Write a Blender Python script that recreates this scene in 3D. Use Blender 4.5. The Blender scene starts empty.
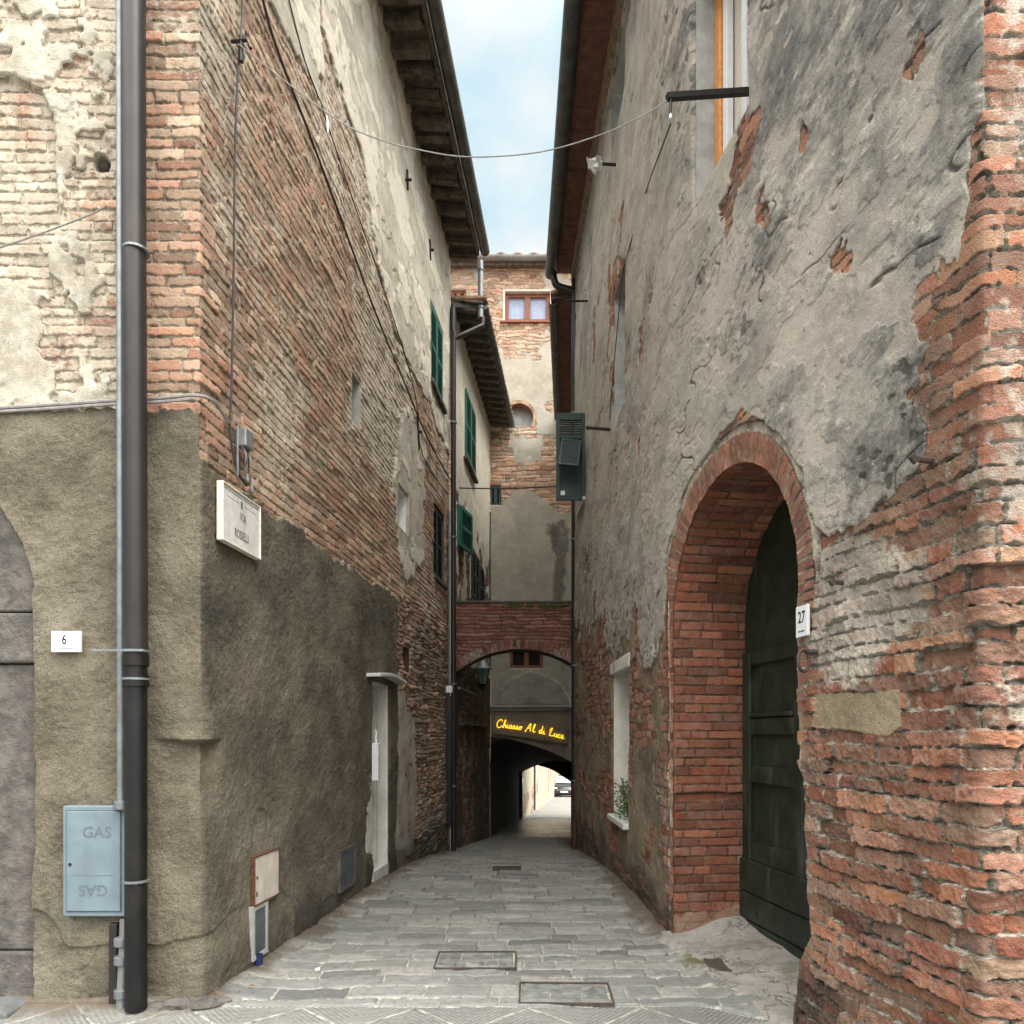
import bpy, bmesh, math, random
import numpy as np
from mathutils import Matrix, Vector
random.seed(7)
R = math.radians
sc = bpy.context.scene
col = sc.collection
# ------------------------------------------------------------------ camera, sky, sun, exposure
F, CX, CY, EYE = 720.0, 512.0, 735.0, 1.5
cam_d = bpy.data.cameras.new("camera")
cam = bpy.data.objects.new("camera", cam_d); col.objects.link(cam)
cam.location = (0, 0, EYE); cam.rotation_euler = (R(90), 0, 0)
cam_d.sensor_width = 36; cam_d.lens = 36 * F / 1024
cam_d.shift_x = 0.0; cam_d.shift_y = (CY - 512) / 1024
cam_d.clip_start = 0.05; cam_d.clip_end = 2000
sc.camera = cam
SUN_EL, SUN_AZ = R(58), R(125)      # high, soft sun behind cloud
w = bpy.data.worlds.new("World"); sc.world = w; w.use_nodes = True
wt = w.node_tree; wt.nodes.clear()
wo = wt.nodes.new("ShaderNodeOutputWorld"); bg = wt.nodes.new("ShaderNodeBackground")
sky = wt.nodes.new("ShaderNodeTexSky"); sky.sky_type = 'NISHITA'; sky.sun_disc = False
sky.sun_elevation = SUN_EL; sky.sun_rotation = SUN_AZ; sky.air_density = 1.0; sky.dust_density = 1.5; sky.ozone_density = 1.0
tc = wt.nodes.new("ShaderNodeTexCoord"); mp = wt.nodes.new("ShaderNodeMapping")
mp.inputs['Scale'].default_value = (1.0, 1.0, 1.35); mp.inputs['Location'].default_value = (0.9, 0.1, 0.2)
cn = wt.nodes.new("ShaderNodeTexNoise"); cn.inputs['Scale'].default_value = 2.3; cn.inputs['Detail'].default_value = 6; cn.inputs['Roughness'].default_value = .52
cr = wt.nodes.new("ShaderNodeValToRGB")
cr.color_ramp.elements[0].position = .39; cr.color_ramp.elements[0].color = (.40, .75, .94, 1)   # thin bluish veil
cr.color_ramp.elements[1].position = .55; cr.color_ramp.elements[1].color = (.97, 1, 1, 1)
mx = wt.nodes.new("ShaderNodeMix"); mx.data_type = 'RGBA'
mx.inputs[0].default_value = .9
vc = wt.nodes.new('ShaderNodeVectorMath'); vc.operation = 'SCALE'; vc.inputs['Scale'].default_value = 17.5
wt.links.new(tc.outputs['Generated'], mp.inputs[0]); wt.links.new(mp.outputs[0], cn.inputs[0])
wt.links.new(cn.outputs[0], cr.inputs[0]); wt.links.new(cr.outputs[0], vc.inputs[0]); wt.links.new(vc.outputs[0], mx.inputs[7])
wt.links.new(sky.outputs[0], mx.inputs[6])
dt = wt.nodes.new("ShaderNodeVectorMath"); dt.operation = 'DOT_PRODUCT'; dt.inputs[1].default_value = (.10, -.33, .94)
wt.links.new(tc.outputs['Generated'], dt.inputs[0])
gz_ = wt.nodes.new("ShaderNodeMapRange"); gz_.interpolation_type = 'SMOOTHSTEP'; wt.links.new(dt.outputs['Value'], gz_.inputs[0])
gz_.inputs[1].default_value = .40; gz_.inputs[2].default_value = .86; gz_.inputs[3].default_value = .165; gz_.inputs[4].default_value = 1.2
gn_ = wt.nodes.new("ShaderNodeMapRange"); gn_.inputs[1].default_value = .165; gn_.inputs[2].default_value = .5; wt.links.new(gz_.outputs[0], gn_.inputs[0])
mw = wt.nodes.new("ShaderNodeMix"); mw.data_type = 'RGBA'; mw.inputs[7].default_value = (16.0, 15.9, 15.4, 1)      # unseen overhead sky made neutral to keep the light uncoloured
wt.links.new(gn_.outputs[0], mw.inputs[0]); wt.links.new(mx.outputs[2], mw.inputs[6])
mg = wt.nodes.new("ShaderNodeVectorMath"); mg.operation = 'SCALE'      # shaped gain: bright unseen sky lights the alley, visible strip dimmed
wt.links.new(mw.outputs[2], mg.inputs[0]); wt.links.new(gz_.outputs[0], mg.inputs['Scale']); wt.links.new(mg.outputs[0], bg.inputs[0])
bg.inputs[1].default_value = 0.13
wt.links.new(bg.outputs[0], wo.inputs[0])
sun_d = bpy.data.lights.new("sun", 'SUN'); sun_d.energy = 1.5; sun_d.angle = R(28); sun_d.color = (1, .96, .9)
sun = bpy.data.objects.new("sun", sun_d); col.objects.link(sun)
sun.rotation_euler = (math.pi / 2 - SUN_EL, 0, math.pi - SUN_AZ + math.pi)
sun.rotation_euler = Vector((math.sin(SUN_AZ) * math.cos(SUN_EL), math.cos(SUN_AZ) * math.cos(SUN_EL), math.sin(SUN_EL))).to_track_quat('Z', 'Y').to_euler()
sc.view_settings.view_transform = 'Standard'; sc.view_settings.look = 'None'
sc.view_settings.exposure = 1.52; sc.view_settings.gamma = 1.0
sc.cycles.max_bounces = 10; sc.cycles.diffuse_bounces = 6

# ------------------------------------------------------------------ small helpers
def P(x, y, Y): return ((x - CX) * Y / F, Y, EYE + (CY - y) * Y / F)
GZ = np.array([(-400, 0), (6.3, 0), (7.3, -.015), (8.4, -.06), (9.5, -.14), (11.5, -.35), (16, -.79), (30, -1.7), (50, -2.8), (80, -3.6), (600, -3.6)], float)
def zg(Y): return np.interp(Y, GZ[:, 0], GZ[:, 1])
def zgs(Y): return float(sum(zg(Y + d) for d in (-.6, -.3, 0, .3, .6)) / 5)
def worg(o):
    v = Vector((0, 0, 0))
    while o is not None: v += o.location; o = o.parent
    return v
def tag(o, label=None, cat=None, group=None, kind=None):
    if label: o['label'] = label
    if cat: o['category'] = cat
    if group: o['group'] = group
    if kind: o['kind'] = kind
    return o
def thing(name, label, cat, loc=(0, 0, 0), group=None):
    o = bpy.data.objects.new(name, None); o.empty_display_size = .1
    col.objects.link(o); o.location = loc
    return tag(o, label, cat, group)
def link(name, me, mat, parent=None):
    o = bpy.data.objects.new(name, me); col.objects.link(o)
    if parent is not None: o.parent = parent
    if mat is not None:
        for m in (mat if isinstance(mat, (list, tuple)) else [mat]): me.materials.append(m)
    return o
def copy_tree(o, off, parent=None):
    c = o.copy(); col.objects.link(c)
    if parent is None: c.location = Vector(o.location) + Vector(off)
    else: c.parent = parent
    for ch in list(o.children): copy_tree(ch, off, c)
    return c
class MB:
    def __init__(s): s.v = []; s.f = []
    def add(s, vs, fs, M=None):
        b = len(s.v)
        s.v += [tuple((M @ Vector(q)) if M is not None else q) for q in vs]
        s.f += [tuple(b + i for i in f) for f in fs]; return s
    def box(s, x0, x1, y0, y1, z0, z1, M=None):
        return s.add([(x0, y0, z0), (x1, y0, z0), (x1, y1, z0), (x0, y1, z0), (x0, y0, z1), (x1, y0, z1), (x1, y1, z1), (x0, y1, z1)],
                     [(0, 3, 2, 1), (4, 5, 6, 7), (0, 1, 5, 4), (1, 2, 6, 5), (2, 3, 7, 6), (3, 0, 4, 7)], M)
    def tube(s, pts, r, n=8, M=None, closed=False):
        pts = [Vector(p) for p in pts]; rs = r if isinstance(r, (list, tuple)) else [r] * len(pts)
        vs = []; fs = []; up = None; L = len(pts)
        for i, p in enumerate(pts):
            if closed: t = pts[(i + 1) % L] - pts[i - 1]
            else: t = pts[min(i + 1, L - 1)] - pts[max(i - 1, 0)]
            t.normalize()
            if up is None: up = t.orthogonal().normalized()
            a = (up - t * up.dot(t))
            a = a.normalized() if a.length > 1e-6 else t.orthogonal().normalized()
            up = a; b = t.cross(a)
            for k in range(n):
                an = 2 * math.pi * k / n
                vs.append(p + (a * math.cos(an) + b * math.sin(an)) * rs[i])
        for i in range(L if closed else L - 1):
            j = (i + 1) % L
            for k in range(n):
                k2 = (k + 1) % n
                fs.append((i * n + k, i * n + k2, j * n + k2, j * n + k))
        if not closed: fs.append(tuple(range(n))[::-1]); fs.append(tuple((L - 1) * n + k for k in range(n)))
        return s.add([tuple(v) for v in vs], fs, M)
    def lathe(s, prof, M=None, n=18):
        vs = []; fs = []
        for r, z in prof:
            for k in range(n):
                a = 2 * math.pi * k / n; vs.append((r * math.cos(a), r * math.sin(a), z))
        for i in range(len(prof) - 1):
            for k in range(n):
                k2 = (k + 1) % n; fs.append((i * n + k, i * n + k2, (i + 1) * n + k2, (i + 1) * n + k))
        fs.append(tuple(range(n))[::-1]); fs.append(tuple((len(prof) - 1) * n + k for k in range(n)))
        return s.add(vs, fs, M)
    def prism(s, poly, y0, y1, M=None):      # poly in local x,z
        n = len(poly)
        vs = [(x, y0, z) for x, z in poly] + [(x, y1, z) for x, z in poly]
        fs = [tuple(range(n)), tuple(range(2 * n - 1, n - 1, -1))] + [(i, n + i, n + (i + 1) % n, (i + 1) % n) for i in range(n)]
        return s.add(vs, fs, M)
    def build(s, name, mat, parent=None, bevel=0, smooth=False, loc=None, seg=2, rough=0):
        o0 = worg(parent) if parent is not None else Vector(loc if loc else (0, 0, 0))
        if rough:
            s.v = [tuple(Vector(q) + Vector((random.uniform(-rough, rough) for _ in range(3)))) for q in s.v]
        me = bpy.data.meshes.new(name)
        me.from_pydata([tuple(Vector(q) - o0) for q in s.v], [], s.f)
        bm = bmesh.new(); bm.from_mesh(me); bmesh.ops.recalc_face_normals(bm, faces=bm.faces); bm.to_mesh(me); bm.free()
        o = link(name, me, mat, parent)
        if parent is None: o.location = o0
        if smooth:
            me.polygons.foreach_set('use_smooth', [True] * len(me.polygons))
            try: me.set_sharp_from_angle(angle=R(42))
            except Exception: pass
        if bevel:
            m = o.modifiers.new('bevel', 'BEVEL'); m.width = bevel; m.segments = seg; m.limit_method = 'ANGLE'; m.angle_limit = R(40)
        return o
def text_polys(body, size):
    cu = bpy.data.curves.new('t', 'FONT'); cu.body = body; cu.size = size; cu.align_x = 'CENTER'; cu.align_y = 'CENTER'; cu.resolution_u = 3; cu.offset = size * .018
    ob = bpy.data.objects.new('t', cu); col.objects.link(ob)
    bpy.context.view_layer.update()
    me = bpy.data.meshes.new_from_object(ob.evaluated_get(bpy.context.evaluated_depsgraph_get()))
    vs = [tuple(v.co) for v in me.vertices]; fs = [tuple(p.vertices) for p in me.polygons]
    bpy.data.objects.remove(ob); bpy.data.curves.remove(cu); bpy.data.meshes.remove(me)
    return vs, fs

# ------------------------------------------------------------------ numpy noise
def _h(ix, iy, seed):
    h = (ix * 374761393 + iy * 668265263 + seed * 974634777) & 0xffffffff
    h = ((h ^ (h >> 13)) * 1274126177) & 0xffffffff
    return ((h ^ (h >> 16)) & 0xffffff) / float(0xffffff)
def vn(x, y, seed=0):
    xf = np.floor(x); yf = np.floor(y); ix = xf.astype(np.int64); iy = yf.astype(np.int64)
    u = x - xf; v = y - yf; u = u * u * (3 - 2 * u); v = v * v * (3 - 2 * v)
    a = _h(ix, iy, seed); b = _h(ix + 1, iy, seed); c = _h(ix, iy + 1, seed); d = _h(ix + 1, iy + 1, seed)
    return (a + (b - a) * u) * (1 - v) + (c + (d - c) * u) * v
def fbm(x, y, seed=0, o=3, g=.5):     # about -1..1
    t = 0; a = 1; n = 0
    for i in range(o):
        t = t + a * (vn(x * 2 ** i + 17.3 * i, y * 2 ** i - 9.1 * i, seed + i * 31) * 2 - 1); n += a; a *= g
    return t / n * 1.5
def ss(a, b, x):
    t = np.clip((x - a) / (b - a), 0, 1); return t * t * (3 - 2 * t)
def sdpoly(x, y, poly):               # signed distance, positive inside
    d = np.full(x.shape, 1e9); ins = np.zeros(x.shape, bool); n = len(poly)
    for i in range(n):
        ax, ay = poly[i]; bx, by = poly[(i + 1) % n]
        ex, ey = bx - ax, by - ay; L2 = ex * ex + ey * ey + 1e-12
        t = np.clip(((x - ax) * ex + (y - ay) * ey) / L2, 0, 1)
        d = np.minimum(d, (x - ax - t * ex) ** 2 + (y - ay - t * ey) ** 2)
        if ay != by:
            c = ((ay > y) != (by > y)) & (x < (bx - ax) * (y - ay) / (by - ay) + ax); ins ^= c
    d = np.sqrt(d); return np.where(ins, d, -d)
def sdrect(x, y, r):
    return np.minimum(np.minimum(x - r[0], r[1] - x), np.minimum(y - r[2], r[3] - y))
def bricks(s, z, seed, course=.07, L=.27, hdr=.4, cvar=.18, edge=.011, ragged=.004):
    """irregular hand-laid courses: joint distance (m, >0 inside a brick) and three randoms per brick"""
    rng = np.random.RandomState(seed)
    z0, z1, s0, s1 = z.min() - .3, z.max() + .3, s.min() - .6, s.max() + .6
    nC = int((z1 - z0) / course * 1.5) + 3
    hs = course * (1 + cvar * (rng.rand(nC) * 2 - 1)); zb = z0 + np.cumsum(hs)
    k = np.clip(np.searchsorted(zb, z), 1, nC - 1); za = zb[k - 1]; zc = zb[k]
    nB = int((s1 - s0) / (L * .5)) + 6
    ln = L * np.where(rng.rand(nC, nB) < hdr, .5, 1) * (1 + .16 * (rng.rand(nC, nB) * 2 - 1))
    B = np.cumsum(ln, 1) + (s0 - rng.rand(nC, 1) * L - .2)
    B[:, -1] = s1 + 5
    big = (s1 - s0) + 20
    flat = (B + np.arange(nC)[:, None] * big).ravel()
    q = np.searchsorted(flat, s + k * big); i = np.clip(q - k * nB, 1, nB - 1)
    sa = B[k, i - 1]; sb = B[k, i]
    dz = np.minimum(z - za, zc - z) if course < 1 else np.full(z.shape, 1.0)
    ds = np.minimum(s - sa, sb - s)
    r = edge
    jd = r - np.sqrt(np.maximum(r - dz, 0) ** 2 + np.maximum(r - ds, 0) ** 2)
    jd = np.where((dz > r) & (ds > r), np.minimum(dz, ds), jd)
    jd = jd + ragged * fbm(s * 45, z * 45, seed + 5, 2)
    i64 = i.astype(np.int64); k64 = k.astype(np.int64)
    return jd, _h(i64, k64, seed + 1), _h(i64, k64, seed + 2), _h(i64, k64, seed + 3)

# ------------------------------------------------------------------ wall paths and relief sheets
class Path:
    def __init__(s, pts, s0, flip=1):
        s.p = np.array(pts, float); d = np.sqrt((np.diff(s.p, axis=0) ** 2).sum(1))
        s.c = np.concatenate([[0], np.cumsum(d)]) - s0; s.flip = flip
    def pos(s, t): return np.interp(t, s.c, s.p[:, 0]), np.interp(t, s.c, s.p[:, 1])
    def spos(s, t, e=.012):
        a = s.pos(t - e); b = s.pos(t + e); c = s.pos(t); return (a[0] + b[0] + 2 * c[0]) / 4, (a[1] + b[1] + 2 * c[1]) / 4
    def nrm(s, t, e=.02):
        a = s.pos(np.clip(t - e, s.c[0], s.c[-1])); b = s.pos(np.clip(t + e, s.c[0], s.c[-1]))
        dx, dy = b[0] - a[0], b[1] - a[1]; n = np.hypot(dx, dy) + 1e-9
        return s.flip * dy / n, -s.flip * dx / n
    def fr(s, t, z, h=0.0, rev=False):   # local x along +s (or -s), y outwards, z up
        x, y = s.pos(t); nx, ny = s.nrm(t, .004); tx, ty = (-ny * s.flip, nx * s.flip)
        if rev: tx, ty = -tx, -ty
        M = Matrix.Identity(4)
        M.col[0] = (tx, ty, 0, 0); M.col[1] = (nx, ny, 0, 0); M.col[2] = (0, 0, 1, 0); M.col[3] = (x + nx * h, y + ny * h, z, 1)
        return M
def grid_lines(a, edges):
    a = np.asarray(a, float); e = np.array(sorted(edges), float)
    if len(e):
        e = e[(e > a[0]) & (e < a[-1])]
        keep = np.array([np.min(np.abs(e - v)) > .0025 if len(e) else True for v in a]); keep[0] = keep[-1] = True
        a = np.unique(np.concatenate([a[keep], e]))
    return a
def sheet(name, path, S1, Z1, field, mat, parent, rects=(), hole=None, thick=0):
    S1 = grid_lines(S1, [v for r in rects for v in r[:2]]); Z1 = grid_lines(Z1, [v for r in rects for v in r[2:]])
    S, Z = np.meshgrid(S1, Z1)
    keep = np.ones((len(Z1) - 1, len(S1) - 1), bool)
    sm = (S1[1:] + S1[:-1]) / 2; zm = (Z1[1:] + Z1[:-1]) / 2
    SM, ZM = np.meshgrid(sm, zm); fade = np.ones(S.shape)
    for r in rects:
        keep &= ~(sdrect(SM, ZM, r) > 0)
        fade = np.minimum(fade, ss(0, .03, -sdrect(S, Z, r)))
    if hole is not None:
        D = hole(S, Z); keep &= ~(hole(SM, ZM) > 0)
        e = .002; gx = (hole(S + e, Z) - hole(S - e, Z)) / (2 * e); gz = (hole(S, Z + e) - hole(S, Z - e)) / (2 * e)
        g = gx * gx + gz * gz + 1e-6
        mv = (np.abs(D) < .03)
        used = np.zeros(S.shape, bool)
        for a in (slice(0, -1), slice(1, None)):
            for b in (slice(0, -1), slice(1, None)): used[a, b] |= keep
        mv = used & (D > 0)
        S = np.where(mv, S - D * gx / g, S); Z = np.where(mv, Z - D * gz / g, Z)
    H, A, B = field(S, Z)
    H = H * fade
    if hole is not None and thick: H = thick + (H - thick) * ss(-.0, .16, -hole(S, Z)) + .006 * fbm(S * 14, Z * 14, 9, 2) * ss(.16, 0, -hole(S, Z))
    x, y = path.spos(S); nx, ny = path.nrm(S)
    V = np.stack([x + nx * H, y + ny * H, Z], -1).reshape(-1, 3)
    return mesh_grid(name, V, keep, A, B, mat, parent)
def mesh_grid(name, V, keep, A, B, mat, parent=None):
    ny, nx = keep.shape[0] + 1, keep.shape[1] + 1
    idx = np.arange(ny * nx).reshape(ny, nx)
    q = np.stack([idx[:-1, :-1], idx[:-1, 1:], idx[1:, 1:], idx[1:, :-1]], -1)[keep]
    usedv = np.zeros(ny * nx, bool); usedv[q.ravel()] = True
    remap = np.cumsum(usedv) - 1
    q = remap[q]; V = V[usedv]
    if parent is not None: V = V - np.array(worg(parent))
    me = bpy.data.meshes.new(name)
    me.vertices.add(len(V)); me.vertices.foreach_set('co', V.astype(np.float32).ravel())
    me.loops.add(q.size); me.loops.foreach_set('vertex_index', q.astype(np.int32).ravel())
    me.polygons.add(len(q)); me.polygons.foreach_set('loop_start', np.arange(0, q.size, 4, dtype=np.int32))
    me.polygons.foreach_set('loop_total', np.full(len(q), 4, np.int32))
    me.polygons.foreach_set('use_smooth', np.ones(len(q), bool))
    for nm, arr in (('A', A), ('B', B)):
        if arr is None: continue
        at = me.attributes.new(nm, 'FLOAT_COLOR', 'POINT')
        c = np.stack([np.broadcast_to(a, (ny, nx)).reshape(-1) for a in arr], -1)[usedv]
        at.data.foreach_set('color', np.clip(c, 0, 1).astype(np.float32).ravel())
    me.update(); me.validate()
    return link(name, me, mat, parent)
# ------------------------------------------------------------------ materials
class NT:
    def __init__(s, name):
        s.m = bpy.data.materials.new(name); s.m.use_nodes = True; s.t = s.m.node_tree; s.t.nodes.clear()
        s.out = s.t.nodes.new('ShaderNodeOutputMaterial'); s.bsdf = s.t.nodes.new('ShaderNodeBsdfPrincipled')
        s.t.links.new(s.bsdf.outputs[0], s.out.inputs[0])
        s.pos = s.t.nodes.new('ShaderNodeNewGeometry').outputs['Position']
    def put(s, sock, v):
        if hasattr(v, 'node'): s.t.links.new(v, sock)
        elif isinstance(v, (tuple, list)) and len(v) == 3 and sock.type == 'RGBA': sock.default_value = (*v, 1)
        else: sock.default_value = v
    def math(s, op, a, b=0.0, c=0.0, clamp=False):
        n = s.t.nodes.new('ShaderNodeMath'); n.operation = op; n.use_clamp = clamp
        for i, v in enumerate((a, b, c)): s.put(n.inputs[i], v)
        return n.outputs[0]
    def mix(s, a, b, f, mode='MIX'):
        n = s.t.nodes.new('ShaderNodeMix'); n.data_type = 'RGBA'; n.blend_type = mode
        s.put(n.inputs[0], f); s.put(n.inputs[6], a); s.put(n.inputs[7], b); return n.outputs[2]
    def noise(s, scale, detail=4, rough=.55, vec=None, stretch=None, dist=0):
        n = s.t.nodes.new('ShaderNodeTexNoise'); n.inputs['Scale'].default_value = scale; n.inputs['Detail'].default_value = detail
        n.inputs['Roughness'].default_value = rough; n.inputs['Distortion'].default_value = dist
        v = vec if vec is not None else s.pos
        if stretch:
            mpn = s.t.nodes.new('ShaderNodeMapping'); mpn.inputs['Scale'].default_value = stretch; s.t.links.new(v, mpn.inputs[0]); v = mpn.outputs[0]
        s.t.links.new(v, n.inputs['Vector']); return n.outputs[0]
    def voro(s, scale, feat='F1', stretch=None, out=0):
        n = s.t.nodes.new('ShaderNodeTexVoronoi'); n.feature = feat; n.inputs['Scale'].default_value = scale; v = s.pos
        if stretch:
            mpn = s.t.nodes.new('ShaderNodeMapping'); mpn.inputs['Scale'].default_value = stretch; s.t.links.new(v, mpn.inputs[0]); v = mpn.outputs[0]
        s.t.links.new(v, n.inputs['Vector']); return n.outputs[out]
    def step(s, x, a, b):
        n = s.t.nodes.new('ShaderNodeMapRange'); n.interpolation_type = 'SMOOTHSTEP'
        s.put(n.inputs[0], x); n.inputs[1].default_value = a; n.inputs[2].default_value = b; return n.outputs[0]
    def ramp(s, f, stops):
        n = s.t.nodes.new('ShaderNodeValToRGB'); e = n.color_ramp.elements
        while len(e) < len(stops): e.new(.5)
        for i, (p, c) in enumerate(stops): e[i].position = p; e[i].color = (*c, 1)
        s.put(n.inputs[0], f); return n.outputs[0]
    def attr(s, nm):
        n = s.t.nodes.new('ShaderNodeAttribute'); n.attribute_name = nm
        sp = s.t.nodes.new('ShaderNodeSeparateColor'); s.t.links.new(n.outputs['Color'], sp.inputs[0])
        return sp.outputs[0], sp.outputs[1], sp.outputs[2], n.outputs['Alpha']
    def bump(s, h, strength, dist, prev=None):
        n = s.t.nodes.new('ShaderNodeBump'); n.inputs['Strength'].default_value = strength; n.inputs['Distance'].default_value = dist
        s.put(n.inputs['Height'], h)
        if prev is not None: s.t.links.new(prev, n.inputs['Normal'])
        return n.outputs[0]
    def fin(s, c, rough=.85, nrm=None, metal=0, spec=.25, emis=None, es=0):
        s.put(s.bsdf.inputs['Base Color'], c); s.put(s.bsdf.inputs['Roughness'], rough); s.put(s.bsdf.inputs['Metallic'], metal)
        s.bsdf.inputs['Specular IOR Level'].default_value = spec
        if nrm is not None: s.t.links.new(nrm, s.bsdf.inputs['Normal'])
        if emis: s.bsdf.inputs['Emission Color'].default_value = (*emis, 1); s.bsdf.inputs['Emission Strength'].default_value = es
        return s.m
def plain(name, c, rough=.6, var=.25, scale=9, metal=0, bump=.15, bdist=.004, spec=.35, dirt=None, dirt_amt=.5, fine=60):
    n = NT(name)
    k = n.noise(scale, 5, .6); k2 = n.noise(fine, 3, .6)
    lo = tuple(v * (1 - var) for v in c); hi = tuple(min(1, v * (1 + var)) for v in c)
    cc = n.mix(lo, hi, n.step(k, .3, .7))
    if dirt: cc = n.mix(cc, dirt, n.math('MULTIPLY', n.step(n.noise(scale * .8, 6, .65, stretch=(1, 1, .35)), .5, .72), dirt_amt))
    b = n.bump(k2, bump, bdist)
    return n.fin(cc, n.math('MULTIPLY_ADD', k2, .25, rough - .12), b, metal, spec)
def wall_mat(name, bricks_, mortar, lime, pl, dado, rubble=.0, mortar2=None, weather=.4, flake=None, gapk=.85):
    n = NT(name)
    jd, r1, r2, pm = n.attr('A'); dd, pale, dark, tint = n.attr('B')
    f1 = n.noise(95, 4, .62); f2 = n.noise(22, 5, .6); f3 = n.noise(5, 5, .6); f4 = n.noise(1.3, 5, .6)
    bc = n.ramp(r1, [(i / (len(bricks_) - 1), c) for i, c in enumerate(bricks_)])
    bc = n.mix(bc, n.ramp(f2, [(.3, (.05, .035, .03)), (.7, (.55, .36, .24))]), n.math('MULTIPLY', n.step(n.noise(34, 5, .7), .42, .75), .42))
    bc = n.mix(bc, (.30, .215, .165), n.math('MULTIPLY', n.step(n.noise(7, 7, .7), .42, .68), weather))
    bc = n.mix(bc, (.035, .028, .025), n.math('MULTIPLY', n.step(n.noise(46, 6, .75, stretch=(1, .6, 1.5)), .56, .70), .75))
    br = n.math('MULTIPLY_ADD', r2, .6, .65)
    brc = n.t.nodes.new('ShaderNodeCombineColor'); [n.t.links.new(br, brc.inputs[i]) for i in range(3)]
    bc = n.mix(bc, brc.outputs[0], 1.0, 'MULTIPLY')
    mc = n.mix(mortar, mortar2 or tuple(v * .45 for v in mortar), n.step(n.noise(12, 5, .65), .38, .66))
    mc = n.mix(mc, tuple(v * 1.35 for v in mortar), n.math('MULTIPLY', n.step(f1, .5, .75), .5))
    j = n.math('ADD', jd, n.math('MULTIPLY_ADD', f1, .16, -.08))
    j = n.step(j, .25, .36)
    c = n.mix(mc, bc, j)
    gap = n.math('MULTIPLY', n.step(jd, .08, .17), n.step(n.math('ADD', jd, n.math('MULTIPLY_ADD', f2, .12, -.06)), .36, .27))
    c = n.mix(c, (.045, .032, .024), n.math('MULTIPLY', gap, n.math('MULTIPLY', n.step(n.noise(5.5, 5, .7), .45, .62), gapk)))   # open joints, drawn dark in patches
    # lime wash and weathered film over brick
    pf = n.math('ADD', n.math('MULTIPLY', pale, 1.15), n.math('MULTIPLY_ADD', f2, 1.5, -.95))
    c = n.mix(c, n.mix(lime, tuple(v * .62 for v in lime), n.step(f3, .35, .65)), n.math('MULTIPLY', n.step(pf, .2, .62), .82))
    c = n.mix(c, (.055, .045, .038), n.math('MULTIPLY', n.step(n.noise(3.1, 6, .68), .56, .78), .45))
    # plaster
    st = n.noise(2.6, 8, .66, stretch=(1.0, .75, 1.15), dist=.5)
    p = n.mix(pl[0], pl[1], n.step(st, .36, .66))
    p = n.mix(p, pl[2], n.math('MULTIPLY', n.step(n.noise(6.5, 8, .7, stretch=(1, .7, 1.1)), .48, .68), n.math('MULTIPLY_ADD', tint, .7, .25)))
    p = n.mix(p, pl[3], n.math('MULTIPLY', tint, n.step(n.math('ADD', st, n.math('MULTIPLY_ADD', f2, .5, -.25)), .3, .7)))
    p = n.mix(p, tuple(min(.8, v * 1.5) for v in pl[0]), n.math('MULTIPLY', n.step(n.noise(8, 8, .72, stretch=(1.0, .55, 1.2)), .56, .70), .75))
    p = n.mix(p, (.04, .036, .032), n.math('MULTIPLY', n.step(n.noise(15, 7, .75, stretch=(1.0, .5, 1.1)), .60, .70), .7))
    p = n.mix(p, flake or tuple(min(.8, v * 1.3) for v in pl[0]), n.math('MULTIPLY', pale, n.math('MULTIPLY_ADD', n.step(f2, .3, .6), .6, .35)))
    pj = n.step(n.math('ADD', pm, n.math('MULTIPLY_ADD', f1, .3, -.15)), .42, .58)
    c = n.mix(c, p, pj)
    # cement dado
    d = n.mix(dado[0], dado[1], n.step(n.noise(2.6, 7, .66, stretch=(1.1, .7, 1.1)), .36, .66))
    d = n.mix(d, dado[2], n.math('MULTIPLY', n.step(n.noise(1.4, 7, .66, stretch=(1.2, .7, .9)), .5, .72), .6))
    d = n.mix(d, tuple(v * .35 for v in dado[0]), n.math('MULTIPLY', n.step(n.noise(85, 4, .75), .53, .66), .75))
    d = n.mix(d, tuple(min(.8, v * 1.7) for v in dado[0]), n.math('MULTIPLY', n.step(n.noise(120, 3, .75), .56, .68), .6))
    dj = n.step(n.math('ADD', dd, n.math('MULTIPLY_ADD', f1, .3, -.15)), .42, .58)
    c = n.mix(c, d, dj)
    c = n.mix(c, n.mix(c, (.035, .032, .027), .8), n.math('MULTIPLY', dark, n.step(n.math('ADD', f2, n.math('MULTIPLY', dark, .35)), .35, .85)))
    cover = n.math('MAXIMUM', pj, dj)
    h = n.math('ADD', n.math('MULTIPLY', f1, .7), n.math('MULTIPLY', f2, .8))
    h = n.math('ADD', h, n.math('MULTIPLY', n.math('MULTIPLY', j, n.math('SUBTRACT', 1.0, cover)), .5))
    h = n.math('ADD', h, n.math('MULTIPLY', dj, n.math('MULTIPLY', n.noise(60, 4, .7), .55)))
    h = n.math('ADD', h, n.math('MULTIPLY', n.noise(190, 3, .6), .35))
    h = n.math('MULTIPLY', h, n.math('SUBTRACT', 1.0, n.math('MULTIPLY', pj, .45)))
    b = n.bump(h, 1.0, .016)
    return n.fin(c, .9, b, 0, .2)
RED = [(0.307, 0.103, 0.062), (0.183, 0.077, 0.055), (0.285, 0.13, 0.086), (0.365, 0.136, 0.076), (0.356, 0.204, 0.122), (0.239, 0.094, 0.064), (0.4, 0.176, 0.094), (0.218, 0.135, 0.096), (0.32, 0.165, 0.115), (0.345, 0.234, 0.161)]
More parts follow.
